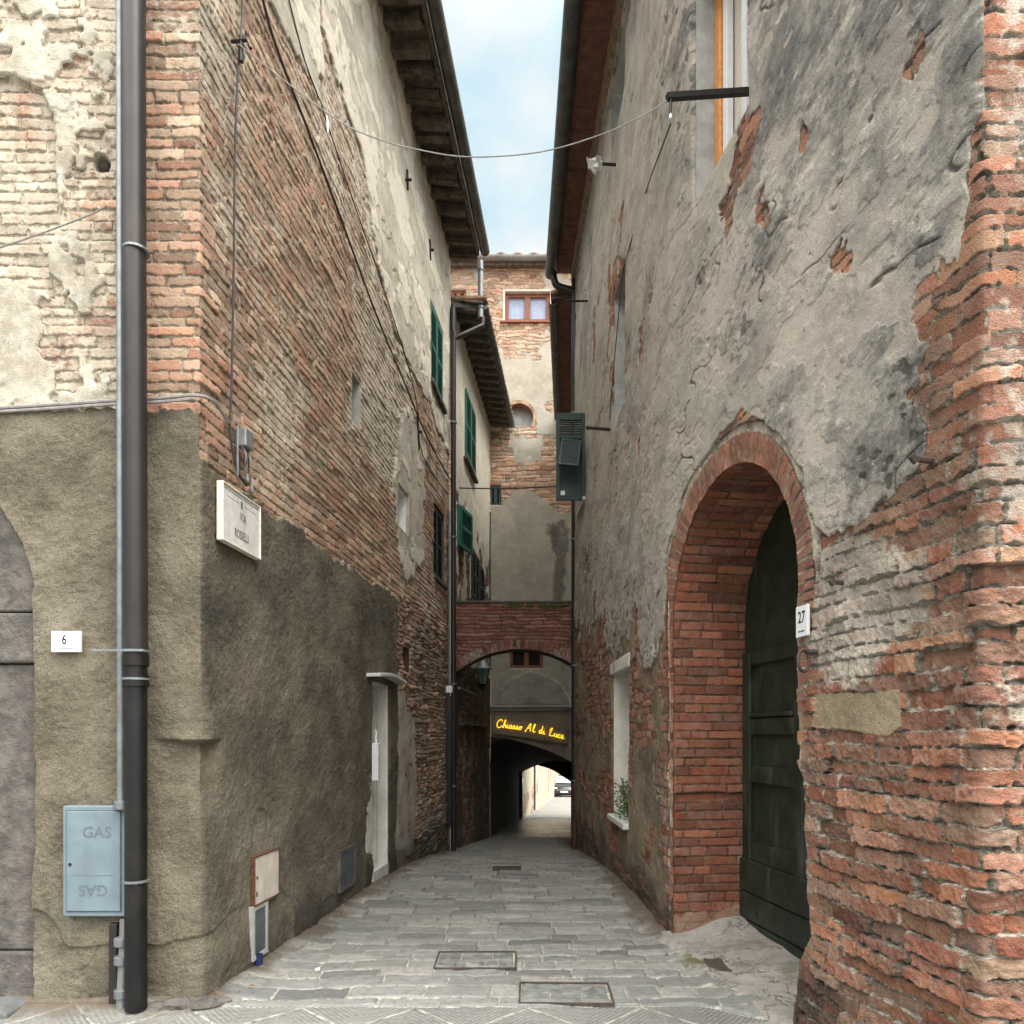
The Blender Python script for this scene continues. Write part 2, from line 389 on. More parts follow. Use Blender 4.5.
TAN = [(0.333, 0.159, 0.106), (0.407, 0.257, 0.179), (0.493, 0.362, 0.254), (0.298, 0.197, 0.137), (0.549, 0.418, 0.293), (0.413, 0.21, 0.139), (0.425, 0.305, 0.222), (0.481, 0.247, 0.159), (0.523, 0.391, 0.283)]
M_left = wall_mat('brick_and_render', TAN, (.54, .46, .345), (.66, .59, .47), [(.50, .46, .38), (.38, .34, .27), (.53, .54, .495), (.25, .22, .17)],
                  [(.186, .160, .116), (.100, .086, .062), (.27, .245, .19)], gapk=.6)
M_right = wall_mat('old_brick_and_grey_plaster', RED, (.46, .40, .32), (.64, .58, .49), [(.385, .35, .30), (.275, .25, .21), (.165, .156, .14), (.10, .099, .096)],
                   [(.36, .29, .195), (.23, .175, .11), (.42, .37, .28)], flake=(.43, .37, .315), weather=.5)
M_tower = wall_mat('stone_and_cream_render', TAN, (.44, .37, .26), (.48, .42, .32), [(.315, .285, .235), (.235, .21, .165), (.33, .32, .285), (.17, .16, .135)],
                   [(.27, .22, .165), (.21, .17, .128), (.31, .26, .2)])
M_bridge = wall_mat('red_brick_arch', [(.23, .075, .05), (.16, .06, .045), (.27, .105, .07), (.21, .09, .065), (.30, .13, .09)], (.20, .15, .115), (.42, .38, .32),
                    [(.3, .26, .2), (.2, .17, .13), (.2, .2, .17), (.1, .1, .09)], [(.075, .078, .03), (.05, .055, .022), (.11, .10, .045)])
M_house2 = wall_mat('pale_render_over_rubble', [(.21, .13, .085), (.15, .10, .07), (.27, .19, .125), (.18, .08, .05)], (.22, .175, .125), (.42, .37, .29),
                    [(.56, .52, .43), (.46, .42, .34), (.58, .56, .5), (.25, .23, .2)], [(.12, .09, .06), (.09, .068, .045), (.16, .13, .09)])
M_reveal = wall_mat('clean_red_brick', [(.30, .085, .045), (.21, .07, .045), (.33, .115, .06), (.26, .09, .058), (.19, .08, .058)], (.22, .14, .095), (.42, .32, .25),
                    [(.3, .26, .2), (.2, .17, .13), (.2, .2, .17), (.1, .1, .09)], [(.36, .22, .15), (.28, .17, .12), (.4, .3, .22)])
def paving_mat():
    n = NT('stone_paving')
    jd, r1, r2, hatch = n.attr('A'); sand, moss, dirt, wet = n.attr('B')
    f1 = n.noise(70, 5, .65); f2 = n.noise(14, 5, .62); f3 = n.noise(2.2, 5, .6)
    c = n.ramp(r1, [(0, (0.106, 0.108, 0.103)), (.25, (0.211, 0.211, 0.195)), (.5, (0.14, 0.145, 0.139)), (.75, (0.264, 0.253, 0.227)), (1, (0.173, 0.17, 0.154))])
    c = n.mix(c, (.075, .076, .07), n.math('MULTIPLY', n.step(f2, .48, .72), .5))
    c = n.mix(c, (.27, .262, .23), n.math('MULTIPLY', n.step(n.noise(27, 5, .7), .54, .76), .45))
    c = n.mix(c, (.045, .044, .04), n.math('MULTIPLY', n.step(n.noise(40, 6, .75), .55, .68), .8))
    c = n.mix(c, (.10, .09, .07), n.math('MULTIPLY', n.step(f3, .5, .72), .35))
    j = n.step(n.math('ADD', jd, n.math('MULTIPLY_ADD', f1, .24, -.12)), .24, .4)
    m = n.mix((.10, .09, .07), (.37, .35, .30), n.math('MULTIPLY', sand, n.step(f2, .3, .6)))
    c = n.mix(m, c, j)
    c = n.mix(c, (.28, .27, .235), n.math('MULTIPLY', hatch, n.step(f1, .3, .6)))
    c = n.mix(c, (.10, .10, .05), n.math('MULTIPLY', moss, n.step(n.math('ADD', f2, n.math('MULTIPLY', moss, .3)), .4, .75)))
    c = n.mix(c, (.085, .065, .045), n.math('MULTIPLY', dirt, n.step(n.math('ADD', f2, n.math('MULTIPLY', dirt, .4)), .4, .8)))
    h = n.math('ADD', n.math('MULTIPLY', f1, .5), f2); h = n.math('ADD', h, n.math('MULTIPLY', j, .6))
    b = n.bump(h, .55, .01)
    return n.fin(c, n.math('SUBTRACT', n.math('MULTIPLY_ADD', f2, .3, .5), n.math('MULTIPLY', wet, .34)), b, 0, .4)
M_pave = paving_mat()
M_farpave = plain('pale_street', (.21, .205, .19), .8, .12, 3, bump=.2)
M_ground = plain('rough_ground', (.2, .19, .165), .9, .3, 3)
def apron_mat():
    n = NT('worn_concrete')
    f2 = n.noise(9, 7, .66); f3 = n.noise(2.5, 5, .6); f1 = n.noise(80, 4, .65)
    c = n.mix((.30, .275, .245), (.22, .20, .178), n.step(f2, .35, .65)); c = n.mix(c, (.36, .335, .30), n.math('MULTIPLY', n.step(f3, .5, .66), .6))
    c = n.mix(c, (.09, .075, .06), n.math('MULTIPLY', n.step(n.noise(22, 7, .75), .55, .70), .65))
    c = n.mix(c, (.45, .42, .38), n.math('MULTIPLY', n.step(n.noise(60, 4, .7), .6, .72), .5))
    c = n.mix(c, (.085, .09, .04), n.math('MULTIPLY', n.step(n.noise(3.3, 6, .65), .55, .68), .6))
    cr_ = n.step(n.math('ABSOLUTE', n.math('SUBTRACT', n.noise(2.4, 5, .6, dist=.4), .5)), .008, .0); c = n.mix(c, (.05, .042, .035), n.math('MULTIPLY', cr_, .7))
    return n.fin(c, .88, n.bump(n.math('SUBTRACT', n.math('ADD', f1, n.math('MULTIPLY', f2, 2)), cr_), .8, .012), 0, .25)
M_apron = apron_mat()
M_marble = plain('weathered_marble', (.52, .51, .475), .5, .1, 14, dirt=(.3, .27, .22), dirt_amt=.4)
M_white = plain('white_enamel', (.60, .61, .62), .35, .05, 12, bump=.05, dirt=(.5, .47, .42), dirt_amt=.25)
M_whitewash = plain('white_render', (.55, .525, .47), .85, .12, 6, bump=.4, dirt=(.25, .21, .16), dirt_amt=.5)
M_greyren = plain('grey_render', (.30, .305, .29), .85, .18, 7, bump=.4, dirt=(.16, .15, .13), dirt_amt=.5)
M_ink = plain('black_lettering', (.012, .012, .014), .6, .2)
M_fadeink = plain('faded_lettering', (.13, .11, .115), .7, .3)
M_green = plain('green_paint', (.012, .105, .075), .5, .25, 11, bump=.12, dirt=(.01, .04, .03), dirt_amt=.5)
M_dkgreen = plain('dark_green_paint', (.012, .028, .024), .45, .3, 11, bump=.12)
M_door = plain('black_green_door_paint', (.011, .018, .010), .5, .4, 6, bump=.35, bdist=.006, dirt=(.055, .056, .048), dirt_amt=.7, spec=.4)
M_orange = plain('varnished_wood', (.50, .21, .055), .4, .22, 30, bump=.1)
M_brownwood = plain('brown_window_wood', (.17, .05, .022), .5, .25, 20)
M_timber = plain('old_timber', (.10, .077, .058), .9, .45, 12, bump=.7, bdist=.012, dirt=(.035, .026, .02), dirt_amt=.7)
M_soffit = plain('terracotta_soffit_tile', (.115, .055, .04), .85, .3, 8, bump=.3, dirt=(.10, .035, .026), dirt_amt=.6)
M_tile = plain('roof_tile', (.27, .17, .11), .9, .4, 6, bump=.5, bdist=.01, dirt=(.1, .09, .07), dirt_amt=.6)
M_gutter = plain('oxidised_copper_gutter', (.085, .088, .082), .55, .3, 5, metal=.5, bump=.1, dirt=(.045, .04, .036), dirt_amt=.6)
M_greygut = plain('grey_zinc', (.21, .215, .215), .5, .2, 6, metal=.5, bump=.08, dirt=(.18, .16, .14), dirt_amt=.4)
M_pipe = plain('brown_painted_pipe', (.022, .0185, .018), .42, .18, 4, metal=.15, bump=.06, dirt=(.045, .036, .03), dirt_amt=.6)
M_iron = plain('black_cast_iron', (.009, .0085, .0085), .42, .35, 7, metal=.2, bump=.2, dirt=(.06, .03, .018), dirt_amt=.45)
M_galv = plain('galvanised_pipe', (.19, .205, .215), .45, .18, 9, metal=.6, bump=.08, dirt=(.14, .12, .1), dirt_amt=.4)
M_wire = plain('grey_cable', (.21, .20, .19), .6, .2, 20)
M_dkwire = plain('dark_cable', (.035, .032, .03), .6, .3, 20)
M_gas = plain('blue_grey_cabinet_paint', (.125, .165, .19), .5, .12, 7, bump=.05, dirt=(.12, .15, .165), dirt_amt=.6)
M_gasdk = plain('shadow_gap', (.07, .09, .10), .7, .2)
M_rust = plain('rusty_iron', (.085, .04, .024), .85, .4, 25, bump=.5)
M_panel = plain('chalky_panel', (.47, .42, .36), .75, .1, 9, bump=.2, dirt=(.30, .24, .18), dirt_amt=.5)
M_bluegrey = plain('slate_blue_panel', (.065, .075, .085), .6, .25, 9, bump=.2)
M_blue = plain('blue_plastic', (.012, .018, .075), .45, .2)
M_stone = plain('grey_sandstone', (.085, .077, .068), .9, .4, 9, bump=1.0, bdist=.012, dirt=(.08, .072, .062), dirt_amt=.7, fine=35)
M_slab = plain('slate_step', (.10, .105, .105), .7, .25, 8, bump=.4)
M_dark = plain('dark_interior', (.012, .011, .010), .9, .2)
M_curtain = plain('lace_curtain', (.27, .31, .42), .8, .16, 28, bump=.2)
def glass_mat():
    n = NT('window_glass'); k = n.noise(3, 3)
    return n.fin(n.mix((.03, .035, .04), (.05, .055, .06), k), .08, None, 0, .6)
M_glass = glass_mat()
M_lampglass = plain('frosted_lamp_glass', (.20, .235, .215), .35, .15, 20, bump=.05)
def neon():
    n = NT('yellow_neon_tube'); k = n.noise(30, 2)
    return n.fin((.9, .62, .05), .4, None, 0, .3, (1.0, .58, .03), .7)
M_neon = neon()
M_plate = plain('dark_sign_board', (.19, .155, .118), .75, .2)
M_leaf = plain('leaf', (.05, .085, .03), .6, .5, 25)
M_dry = plain('dry_leaf', (.12, .075, .04), .8, .4, 25)
M_carpaint = plain('black_car_paint', (.014, .015, .017), .2, .1, 3, bump=0, spec=.6)
M_cargl = plain('windscreen_glass', (.35, .40, .43), .12, .1, 3, bump=0, spec=.8)
M_tyre = plain('tyre_rubber', (.02, .02, .02), .8, .2)
M_lens = plain('headlamp_lens', (.6, .63, .66), .15, .1, bump=0)
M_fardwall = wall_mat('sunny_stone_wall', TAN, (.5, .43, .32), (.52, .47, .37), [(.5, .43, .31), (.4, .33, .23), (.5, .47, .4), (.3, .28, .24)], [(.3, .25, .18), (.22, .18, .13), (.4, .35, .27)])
# ------------------------------------------------------------------ plan of the street
LX = lambda Y: -2.127 + .0986 * Y
path_L = Path([(-4.2, 4.0), (LX(4), 4.0), (LX(11.4), 11.4), (-3.0, 11.5)], 4.2 + LX(4))
KL = math.hypot(1, .0986)
sL = lambda Y: (Y - 4) * KL
def LS(x, y):                        # a point of the photograph on the left side wall -> (s, z)
    Y = 2.127 / (.0986 - (x - CX) / F); return sL(Y), EYE + (CY - y) * Y / F
def LF(x, y): return (x - CX) * 4 / F - LX(4), EYE + (CY - y) * 4 / F
C0, C1, C2 = (1.60, 2.44), (1.18, 5.3), (1.013, 11.55)
D01 = math.hypot(C1[0] - C0[0], C1[1] - C0[1]); D12 = math.hypot(C2[0] - C1[0], C2[1] - C1[1])
path_R = Path([(3.9, 2.44), C0, C1, C2, (3.0, 11.7)], 3.9 - C0[0], -1)
def sR(Y): return (Y - C0[1]) / (C1[1] - C0[1]) * D01 if Y < C1[1] else D01 + (Y - C1[1]) / (C2[1] - C1[1]) * D12
def RS(x, y):
    u = (x - CX) / F
    k = (C1[0] - C0[0]) / (C1[1] - C0[1]); Y = (C0[0] - k * C0[1]) / (u - k)
    if Y > C1[1]: k = (C2[0] - C1[0]) / (C2[1] - C1[1]); Y = (C1[0] - k * C1[1]) / (u - k)
    return sR(Y), EYE + (CY - y) * Y / F
def RF(x, y): return C0[0] - (x - CX) * 2.44 / F, EYE + (CY - y) * 2.44 / F
def seglines(breaks):                # [(a,b,step_a,step_b)...] -> sample positions with graded spacing
    out = [breaks[0][0]]
    for a, b, sa, sb in breaks:
        t = a
        while t < b - 1e-6:
            t = min(b, t + sa + (sb - sa) * (t - a) / (b - a)); out.append(t)
    return np.array(out)

# ------------------------------------------------------------------ ground
YS = [2.6]
while YS[-1] < 50: YS.append(YS[-1] + min(.12, max(.007, YS[-1] ** 2 / 1080 * .62)))
YS = np.array(YS)
def ground_field(X, Y):
    jd, r1, r2, r3 = bricks(X + .05 * fbm(X * .6, Y * .6, 71), Y + .035 * fbm(X * .8, Y * .5, 73) + .02 * X, 11, .158, .40, .3, .22, .016, .005)
    sand = ss(7.2, 4.2, Y + .9 * fbm(X * 1.1, Y * 1.1, 75)) * .9 + .06
    # strip of grooved kerb stones across the mouth of the alley
    edge = 3.965 + .012 * fbm(X * 2, Y, 77) - .35 * ss(1.0, 1.5, X)
    strip = ss(edge + .006, edge - .006, Y)
    per = .62; q = (X + .22) / per; a = np.abs(q - np.floor(q) - .5) * 2      # zigzag joints
    zz = np.abs((edge - Y) - (.02 + a * .30)) * .85
    dirn = np.where(q - np.floor(q) > .5, 1, -1)
    hl = (X * dirn * .8 + Y * .7) / .028; hatch = ss(.5, .78, np.abs(hl - np.floor(hl) - .5) * 2)
    jds = np.minimum(np.minimum(zz - .004, np.abs(edge - Y) - .004), .03)
    jd = np.where(strip > .5, jds, jd)
    r1 = np.where(strip > .5, .0 + .1 * r3, r1)
    moss = np.zeros(X.shape)
    m = sdpoly(X, Y, [(1.20, 4.95), (1.40, 4.75), (1.42, 4.45), (1.25, 4.4), (1.14, 4.7)]); moss = ss(-.10, .05, m + .05 * fbm(X * 6, Y * 6, 79))
    dl = X - LX(np.clip(Y, 4, 11.4)); dR = np.interp(Y, [2.44, 5.3, 11.55], [1.6, 1.18, 1.013]) - X
    wall = np.minimum(np.where(Y < 4, np.where(X < LX(4), 4.0 - Y, .6), dl), dR)
    dirt = ss(.26, .0, wall + .10 * fbm(X * 5, Y * 5, 81)); door_ = (Y > 3.3) & (Y < 5.3) & (X > .8); dirt = np.where(door_, .0, dirt)
    wet = ss(15.5, 17, Y)
    H = ss(.0, .014, jd) * .012 + (r2 - .5) * .010 + .006 * fbm(X * 9, Y * 9, 83) + .02 * fbm(X * .9, Y * .9, 85, 2)
    H = np.where(strip > .5, .004 - .003 * hatch + ss(0, .01, jds) * .004, H)
    H = H + .03 * ss(.25, 0, wall) * ss(16, 12, Y)
    A = ((jd + .01) / .05, r1, r2, hatch * strip * .85 * ss(.004, .012, jds)); B = (np.where(door_ & (wall < .14), .95, sand), moss, dirt, wet)
    jdd = np.where(door_ & (strip < .5), ss(.02, .20, wall + .08 * fbm(X * 5, Y * 5, 88)), 1); A = (A[0] * jdd, A[1], A[2], A[3])
    return H, A, B
XS = seglines([(-4.2, -2.3, .02, .012), (-2.3, 2.1, .0085, .0085), (2.1, 4.2, .03, .08)])
n1 = np.searchsorted(YS, 17.0); n2_ = np.searchsorted(YS, 24.0)
for ys, nm in ((YS[:n1 + 1], 'street_paving'), (YS[n1:n2_ + 1], 'passage_paving'), (YS[n2_:], 'far_street')):
    xs = XS if ys[0] < 10 else seglines([(-1.2, 6.0, .04, .04)])
    X, Y = np.meshgrid(xs, ys); H, A, B = ground_field(X, Y)
    Zb = sum(zg(Y + d) for d in (-.6, -.3, 0, .3, .6)) / 5
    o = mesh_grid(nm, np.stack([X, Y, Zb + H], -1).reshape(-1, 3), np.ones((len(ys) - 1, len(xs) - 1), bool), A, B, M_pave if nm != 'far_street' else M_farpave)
    tag(o, kind='structure')
gy = np.array([-300, -100, -20, 0, 4, 6.3, 7.3, 8.4, 9.5, 11.5, 14, 16, 23, 30, 40, 50, 80, 200, 500.]); gx = np.array([-300, -60, -10, 0, 10, 60, 300.])
X, Y = np.meshgrid(gx, gy)
tag(mesh_grid('ground', np.stack([X, Y, zg(Y) - .09], -1).reshape(-1, 3), np.ones((len(gy) - 1, len(gx) - 1), bool), None, None, M_ground), kind='structure')

# ------------------------------------------------------------------ LEFT HOUSE
left_house = thing('brick_house', 'tall brick and render house on the left, with the street name plate on it', 'house', (LX(4), 4.0, 0))
dL = {}
rect = lambda ya, yb, za, zb, f=sL: (f(ya), f(yb), za, zb)
L_shut = rect(10.0, 10.86, 6.43, 7.54); L_dark = rect(10.24, 11.03, 3.78, 4.84); L_slit = rect(6.63, 6.87, 4.40, 4.85)
L_nich = rect(8.24, 8.65, 3.92, 4.36); L_hole = rect(8.46, 8.80, 2.26, 2.55); L_door = rect(7.2, 7.75, -.06, 2.02)
L_rects = [L_shut, L_dark, L_slit, L_nich, L_hole, L_door]
xc_arch, zc_arch, r_arch = LF(-132, 612)[0], 1.5 + 123 * 4 / F, .945
def L_archhole(s, z):
    d = np.where(z > zc_arch, r_arch - np.hypot(s - xc_arch, z - zc_arch), r_arch - np.abs(s - xc_arch))
    return d + .010 * fbm(s * 9, z * 9, 5)
pA = [LS(*p) for p in [(319, 27), (333, 70), (347, 110), (362, 160), (372, 230), (385, 300), (402, 345), (418, 385), (430, 405), (438, 432), (449, 452)]] + [(7.8, 10), (1.3, 10)]
pB = [LS(*p) for p in [(268, 0), (285, 30), (300, 70), (313, 104), (317, 60), (319, 27)]] + [(1.9, 9), (.9, 9)]
pC = [LS(*p) for p in [(398, 418), (412, 415), (424, 430), (425, 500), (420, 560), (406, 580), (397, 560), (393, 480)]]
pD = [LS(*p) for p in [(388, 700), (398, 690), (412, 720), (418, 800), (412, 858), (388, 872)]]
fA = [LF(*p) for p in [(-60, 270), (28, 285), (48, 320), (55, 392), (50, 406), (-60, 410)]]
fB = [LF(*p) for p in [(-90, 82), (5, 76), (42, 90), (54, 120), (57, 170), (62, 215), (50, 260), (55, 300), (20, 285), (-90, 285)]]
fC = [LF(*p) for p in [(60, -200), (112, -200), (112, 120), (100, 200), (68, 215), (56, 120), (30, 70), (30, -200)]]
corner_ledge = (LF(175, 740), )
def L_field(s, z):
    front = s < 0
    warp = .010 * fbm(s * 1.1, z * 1.1, 21); rub = ss(3.85, 4.25, s) * ss(3.35, 2.9, z + .2 * fbm(s * 2, z * 2, 22))
    fs = s + .05 * rub * fbm(s * 4, z * 4, 23, 2); fz = z + warp + .028 * rub * fbm(s * 4, z * 5, 24, 2)
    jd, r1, r2, r3 = bricks(fs, fz, 31, .061, .255, .45, .2, .011, .0065)
    n1 = fbm(s * 3.2, z * 3.2, 25, 4); n2 = fbm(s * 11, z * 11, 26, 3); n3 = fbm(s * .9, z * .9, 27, 3)
    ragged = .10 * n1 + .035 * n2
    pl = np.maximum.reduce([sdpoly(s, z, pA), sdpoly(s, z, pB), sdpoly(s, z, pC), sdpoly(s, z, fA)]) + ragged
    pl = np.maximum(pl, sdpoly(s, z, pD) + ragged * 1.5)
    pl = np.maximum(pl, np.where(front & (z > 3.3), -.12 + np.minimum(.22 * (n1 + .6 * n2 + .45 * n3 + .05 + .35 * ss(4.2, 5.2, z) + .3 * ss(-.9, -1.1, s)), (-.44 - s) * .8 + .12 * n1 + .06 * n2), -1))
    pl = np.where(front, np.minimum(pl, -(sdpoly(s, z, fB) + .02 * n2)), pl)
    dado = np.minimum(np.where(front, 3.30 + .02 * n2 + .01 * n1, 3.02 + .06 * n1 + .02 * n2) - z, np.where(front, 9, 4.13 + .06 * n1 - s))
    dado = dado + .006 * n2
    pj = ss(-.010, .010, pl); dj = ss(-.009, .009, dado)
    # lime washed zones
    lim = sdpoly(s, z, fB); pale = np.where(front, ss(-.03, .03, lim + .02 * n2) * .62, 0)
    pale = np.maximum(pale, np.where(front, ss(-.1, .12, sdpoly(s, z, fC) + .12 * n1) * .66, .0))
    pale = np.maximum(pale, np.where(front, .22 + .25 * n3 + .22 * n1, .36 + .32 * n3 + .20 * n1 + .14 * ss(3.2, 5, z) - .25 * ss(3.9, 3.0, z)))
    pale = np.where(front & (s < -.40 + .1 * n1), np.clip(.62 + .35 * n1 + .2 * n3, .2, .95), pale)
    pale = np.where((~front) & (z < 3.6) & (s > 3.8), .42 + .35 * n1 + .2 * n3, pale)
    tint = np.where(front, np.clip(.75 + .35 * n1, 0, 1), .22 + .25 * n3)
    dark = np.where(front, 0.25 * ss(.35, .0, z + .15 * n1), .75 * ss(.4, .0, z + .2 * n1) + (.40 + .30 * n3 + .35 * n1) * (z < 3.02))  # side render darkened in colour: grime plus the alley's shade
    # relief
    fl = fbm(s * 1.3, z * 3.2, 33, 4); flk = ss(.10, .16, fl + .25 * n2) * ss(3.0, 3.6, z); crk = ss(.022, .006, np.abs(fbm(s * .9, z * 1.6, 34, 4))) * ss(.0, .3, n1) * (s > 0)
    pale = np.where(pj > .5, flk * np.where(front, .15, .9), pale); dark = np.clip(dark + crk * .9 * (pj > .5), 0, 1)
    er = (.007 + .008 * r3) * (.5 + vn(s * 6, z * 6, 35))
    hb = ss(-.002, .010, jd) * er * (1 + rub) + (r2 - .5) * .009 * (1 + 1.2 * rub) + .005 * n2
    arch_in = ss(-.008, .012, lim); hb = hb - np.where(front, arch_in * .03, 0)
    hp = .026 + .005 * n1 + .003 * n2 + .006 * flk - .010 * crk
    hd = .034 + .009 * n1 + .004 * n2 + .0022 * fbm(s * 42, z * 42, 28, 2)
    dcr = ss(.010, .002, np.abs(fbm(s * .8 + 3, z * .8, 36, 5, .6))) * 0; dpt = ss(.42, .47, fbm(s * 1.2, z * 1.2, 37, 4) + .35 * ss(.9, .1, z)) * ss(1.6, .8, z)
    hd = hd - .010 * dcr - .012 * dpt + .0012 * fbm(s * 80, z * 80, 38, 1)
    dark = np.clip(dark + .9 * dcr * dj, 0, 1) - .5 * dpt * dj
    # lump of broken render at the corner, eroded foot
    lw = ss(.26, .0, np.abs(s + .02) + .04 * n1); zl = 1.47 + .10 * np.abs(s) + .02 * n1
    hd = hd + .045 * lw * ss(1.95, zl, z) * ss(zl - .035, zl, z) - .035 * lw * ss(zl, zl - .03, z) * ss(.8, 1.2, z)
    hd = hd + np.where(front, 0, .02 * ss(.5, 0, z)) - .02 * ss(.30, .12, z + .1 * n1) * ss(-.1, .4, n1)
    H = hb * (1 - pj) + hp * pj; H = H * (1 - dj) + hd * dj
    # crisp crack lines at the blocked arch and random put-log hole
    H = H - .05 * ss(.05, .035, np.hypot(s - LF(101, 163)[0], (z - LF(101, 163)[1])))
    H = H + .02 * fbm(s * .5, z * .5, 29, 2)
    ph = ss(.05, .035, np.hypot(s - LF(101, 163)[0], z - LF(101, 163)[1])); dark = np.clip(dark + ph, 0, 1)  # inside of the hole painted dark to read as shaded depth
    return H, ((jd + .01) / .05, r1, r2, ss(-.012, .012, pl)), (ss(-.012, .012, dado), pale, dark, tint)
S_L = seglines([(-2.4, -1.35, .03, .012), (-1.35, 0, .0062, .0055), (0, 1.2, .0058, .010), (1.2, 3.2, .010, .018), (3.2, 7.40, .018, .024), (7.4, 9.2, .05, .2)])
Z_L = seglines([(-.5, -.12, .03, .01), (-.12, 5.6, .0062, .0068), (5.6, 9.25, .010, .016)])
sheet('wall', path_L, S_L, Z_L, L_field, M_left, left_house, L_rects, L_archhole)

def reveal(name, path, r, depth, mat, parent, t=.03, front=-.003, pane=None, pname='pane'):
    s0, s1, z0, z1 = r; M = path.fr((s0 + s1) / 2, z0); hw = (s1 - s0) / 2; hh = z1 - z0
    mb = MB()
    mb.box(-hw - t, -hw, -depth, front, -t, hh + t, M); mb.box(hw, hw + t, -depth, front, -t, hh + t, M)
    mb.box(-hw, hw, -depth, front, -t, 0, M); mb.box(-hw, hw, -depth, front, hh, hh + t, M)
    o = mb.build(name, mat, parent)
    if pane is not None:
        MB().box(-hw - t, hw + t, -depth - .02, -depth, -t, hh + t, M).build(pname, pane, o)
    return o
def shutter(mb, w, h, M, t=.035, st=.055, pitch=.045, mid=True):
    mb.box(0, st, 0, t, 0, h, M); mb.box(w - st, w, 0, t, 0, h, M)
    mb.box(st, w - st, 0, t, 0, st * 1.3, M); mb.box(st, w - st, 0, t, h - st * 1.2, h, M)
    if mid: mb.box(st, w - st, 0, t, h * .48, h * .48 + st, M)
    z = st * 1.4
    while z < h - st * 1.4:
        if not (mid and h * .46 < z < h * .5 + st):
            mb.add([(st, .003, z + .028), (w - st, .003, z + .028), (w - st, t - .003, z), (st, t - .003, z), (st, .003, z + .036), (w - st, .003, z + .036), (w - st, t - .003, z + .008), (st, t - .003, z + .008)],
                   [(0, 1, 2, 3), (4, 5, 6, 7), (0, 1, 5, 4), (1, 2, 6, 5), (2, 3, 7, 6), (3, 0, 4, 7)], M)
        z += pitch
# green shuttered window
wn = reveal('window', path_L, L_shut, .16, M_whitewash, left_house, pane=M_dark)
M = path_L.fr(L_shut[0], L_shut[2] + .01); ww = (L_shut[1] - L_shut[0]); hh = L_shut[3] - L_shut[2] - .02
for k in (0, 1):
    mb = MB(); shutter(mb, ww / 2 - .006, hh, M @ Matrix.Translation((.004 + k * ww / 2, -.02, 0))); mb.build('shutter', M_green, wn)
MB().box(-.08, ww + .08, -.05, .07, -.075, -.012, M).build('sill', M_stone, wn, .008)
# dark shuttered window
wn = reveal('window', path_L, L_dark, .14, M_timber, left_house, pane=M_dark)
M = path_L.fr(L_dark[0], L_dark[2] + .01); ww = (L_dark[1] - L_dark[0]); hh = L_dark[3] - L_dark[2] - .02
for k in (0, 1):
    mb = MB(); shutter(mb, ww / 2 - .006, hh, M @ Matrix.Translation((.004 + k * ww / 2, -.06, 0))); mb.build('shutter', M_dkgreen, wn)
MB().box(-.05, ww + .05, -.05, .05, -.07, -.012, M).build('sill', M_stone, wn, .008)
reveal('slit_window', path_L, L_slit, .22, M_greyren, left_house, pane=M_dark)
reveal('niche', path_L, L_nich, .16, M_white, left_house, pane=M_white, pname='back_panel')
reveal('wall_hole', path_L, L_hole, .3, M_rust, left_house, pane=M_dark, pname='back_panel')
# white framed doorway
dr = thing('doorway', None, None); dr.parent = left_house; dr.location = Vector((0, 0, 0))
s0, s1, z0, z1 = L_door; M = path_L.fr(s0, 0.0)
ww = s1 - s0
mb = MB(); mb.box(-.20, -.0, -.1, .022, -.08, 2.06, M); mb.box(ww, ww + .14, -.1, .022, -.12, 2.06, M); mb.box(-.0, ww, -.1, .020, 2.0, 2.06, M)
mb.box(ww - .004, ww + .03, -.30, -.1, -.1, 2.02, M); mb.box(-.05, .004, -.30, -.1, -.1, 2.02, M); mb.box(0, ww, -.3, -.1, 1.98, 2.02, M)
mb.build('surround', M_whitewash, dr, .012)
mb = MB(); mb.box(.0, ww, -.22, -.17, -.1, 2.0, M)
dl_ = mb.build('door', plain('maroon_door', (.05, .018, .018), .5, .2), dr)
mb = MB(); mb.box(.07, ww - .07, -.17, -.155, .25, .9, M); mb.box(.07, ww - .07, -.17, -.155, 1.05, 1.85, M); mb.build('door_panel', plain('maroon_panel', (.06, .022, .02), .5, .2), dr, .006)
MB().box(.0, ww + .02, -.17, .03, -.10, .13, M).build('threshold', M_marble, dr, .012)
mb = MB(); pr = []
for k in range(9):
    a = math.pi * k / 8; pr.append((.0 + (ww + .5) * (k / 8) - .22, 2.10 + .035 * math.sin(a)))
pr2 = [(x, z - .035) for x, z in pr][::-1]
mb.prism(pr + pr2, -.06, .17, M); mb.build('hood', M_marble, dr, .006, True)
mb = MB(); mb.box(-.10, -.02, .045, .11, 1.05, 1.42, M); mb.tube([(-.06, .075, 1.42), (-.06, .075, 1.55)], .012, 8, M); mb.build('intercom_box', M_white, dr, .02, seg=3)
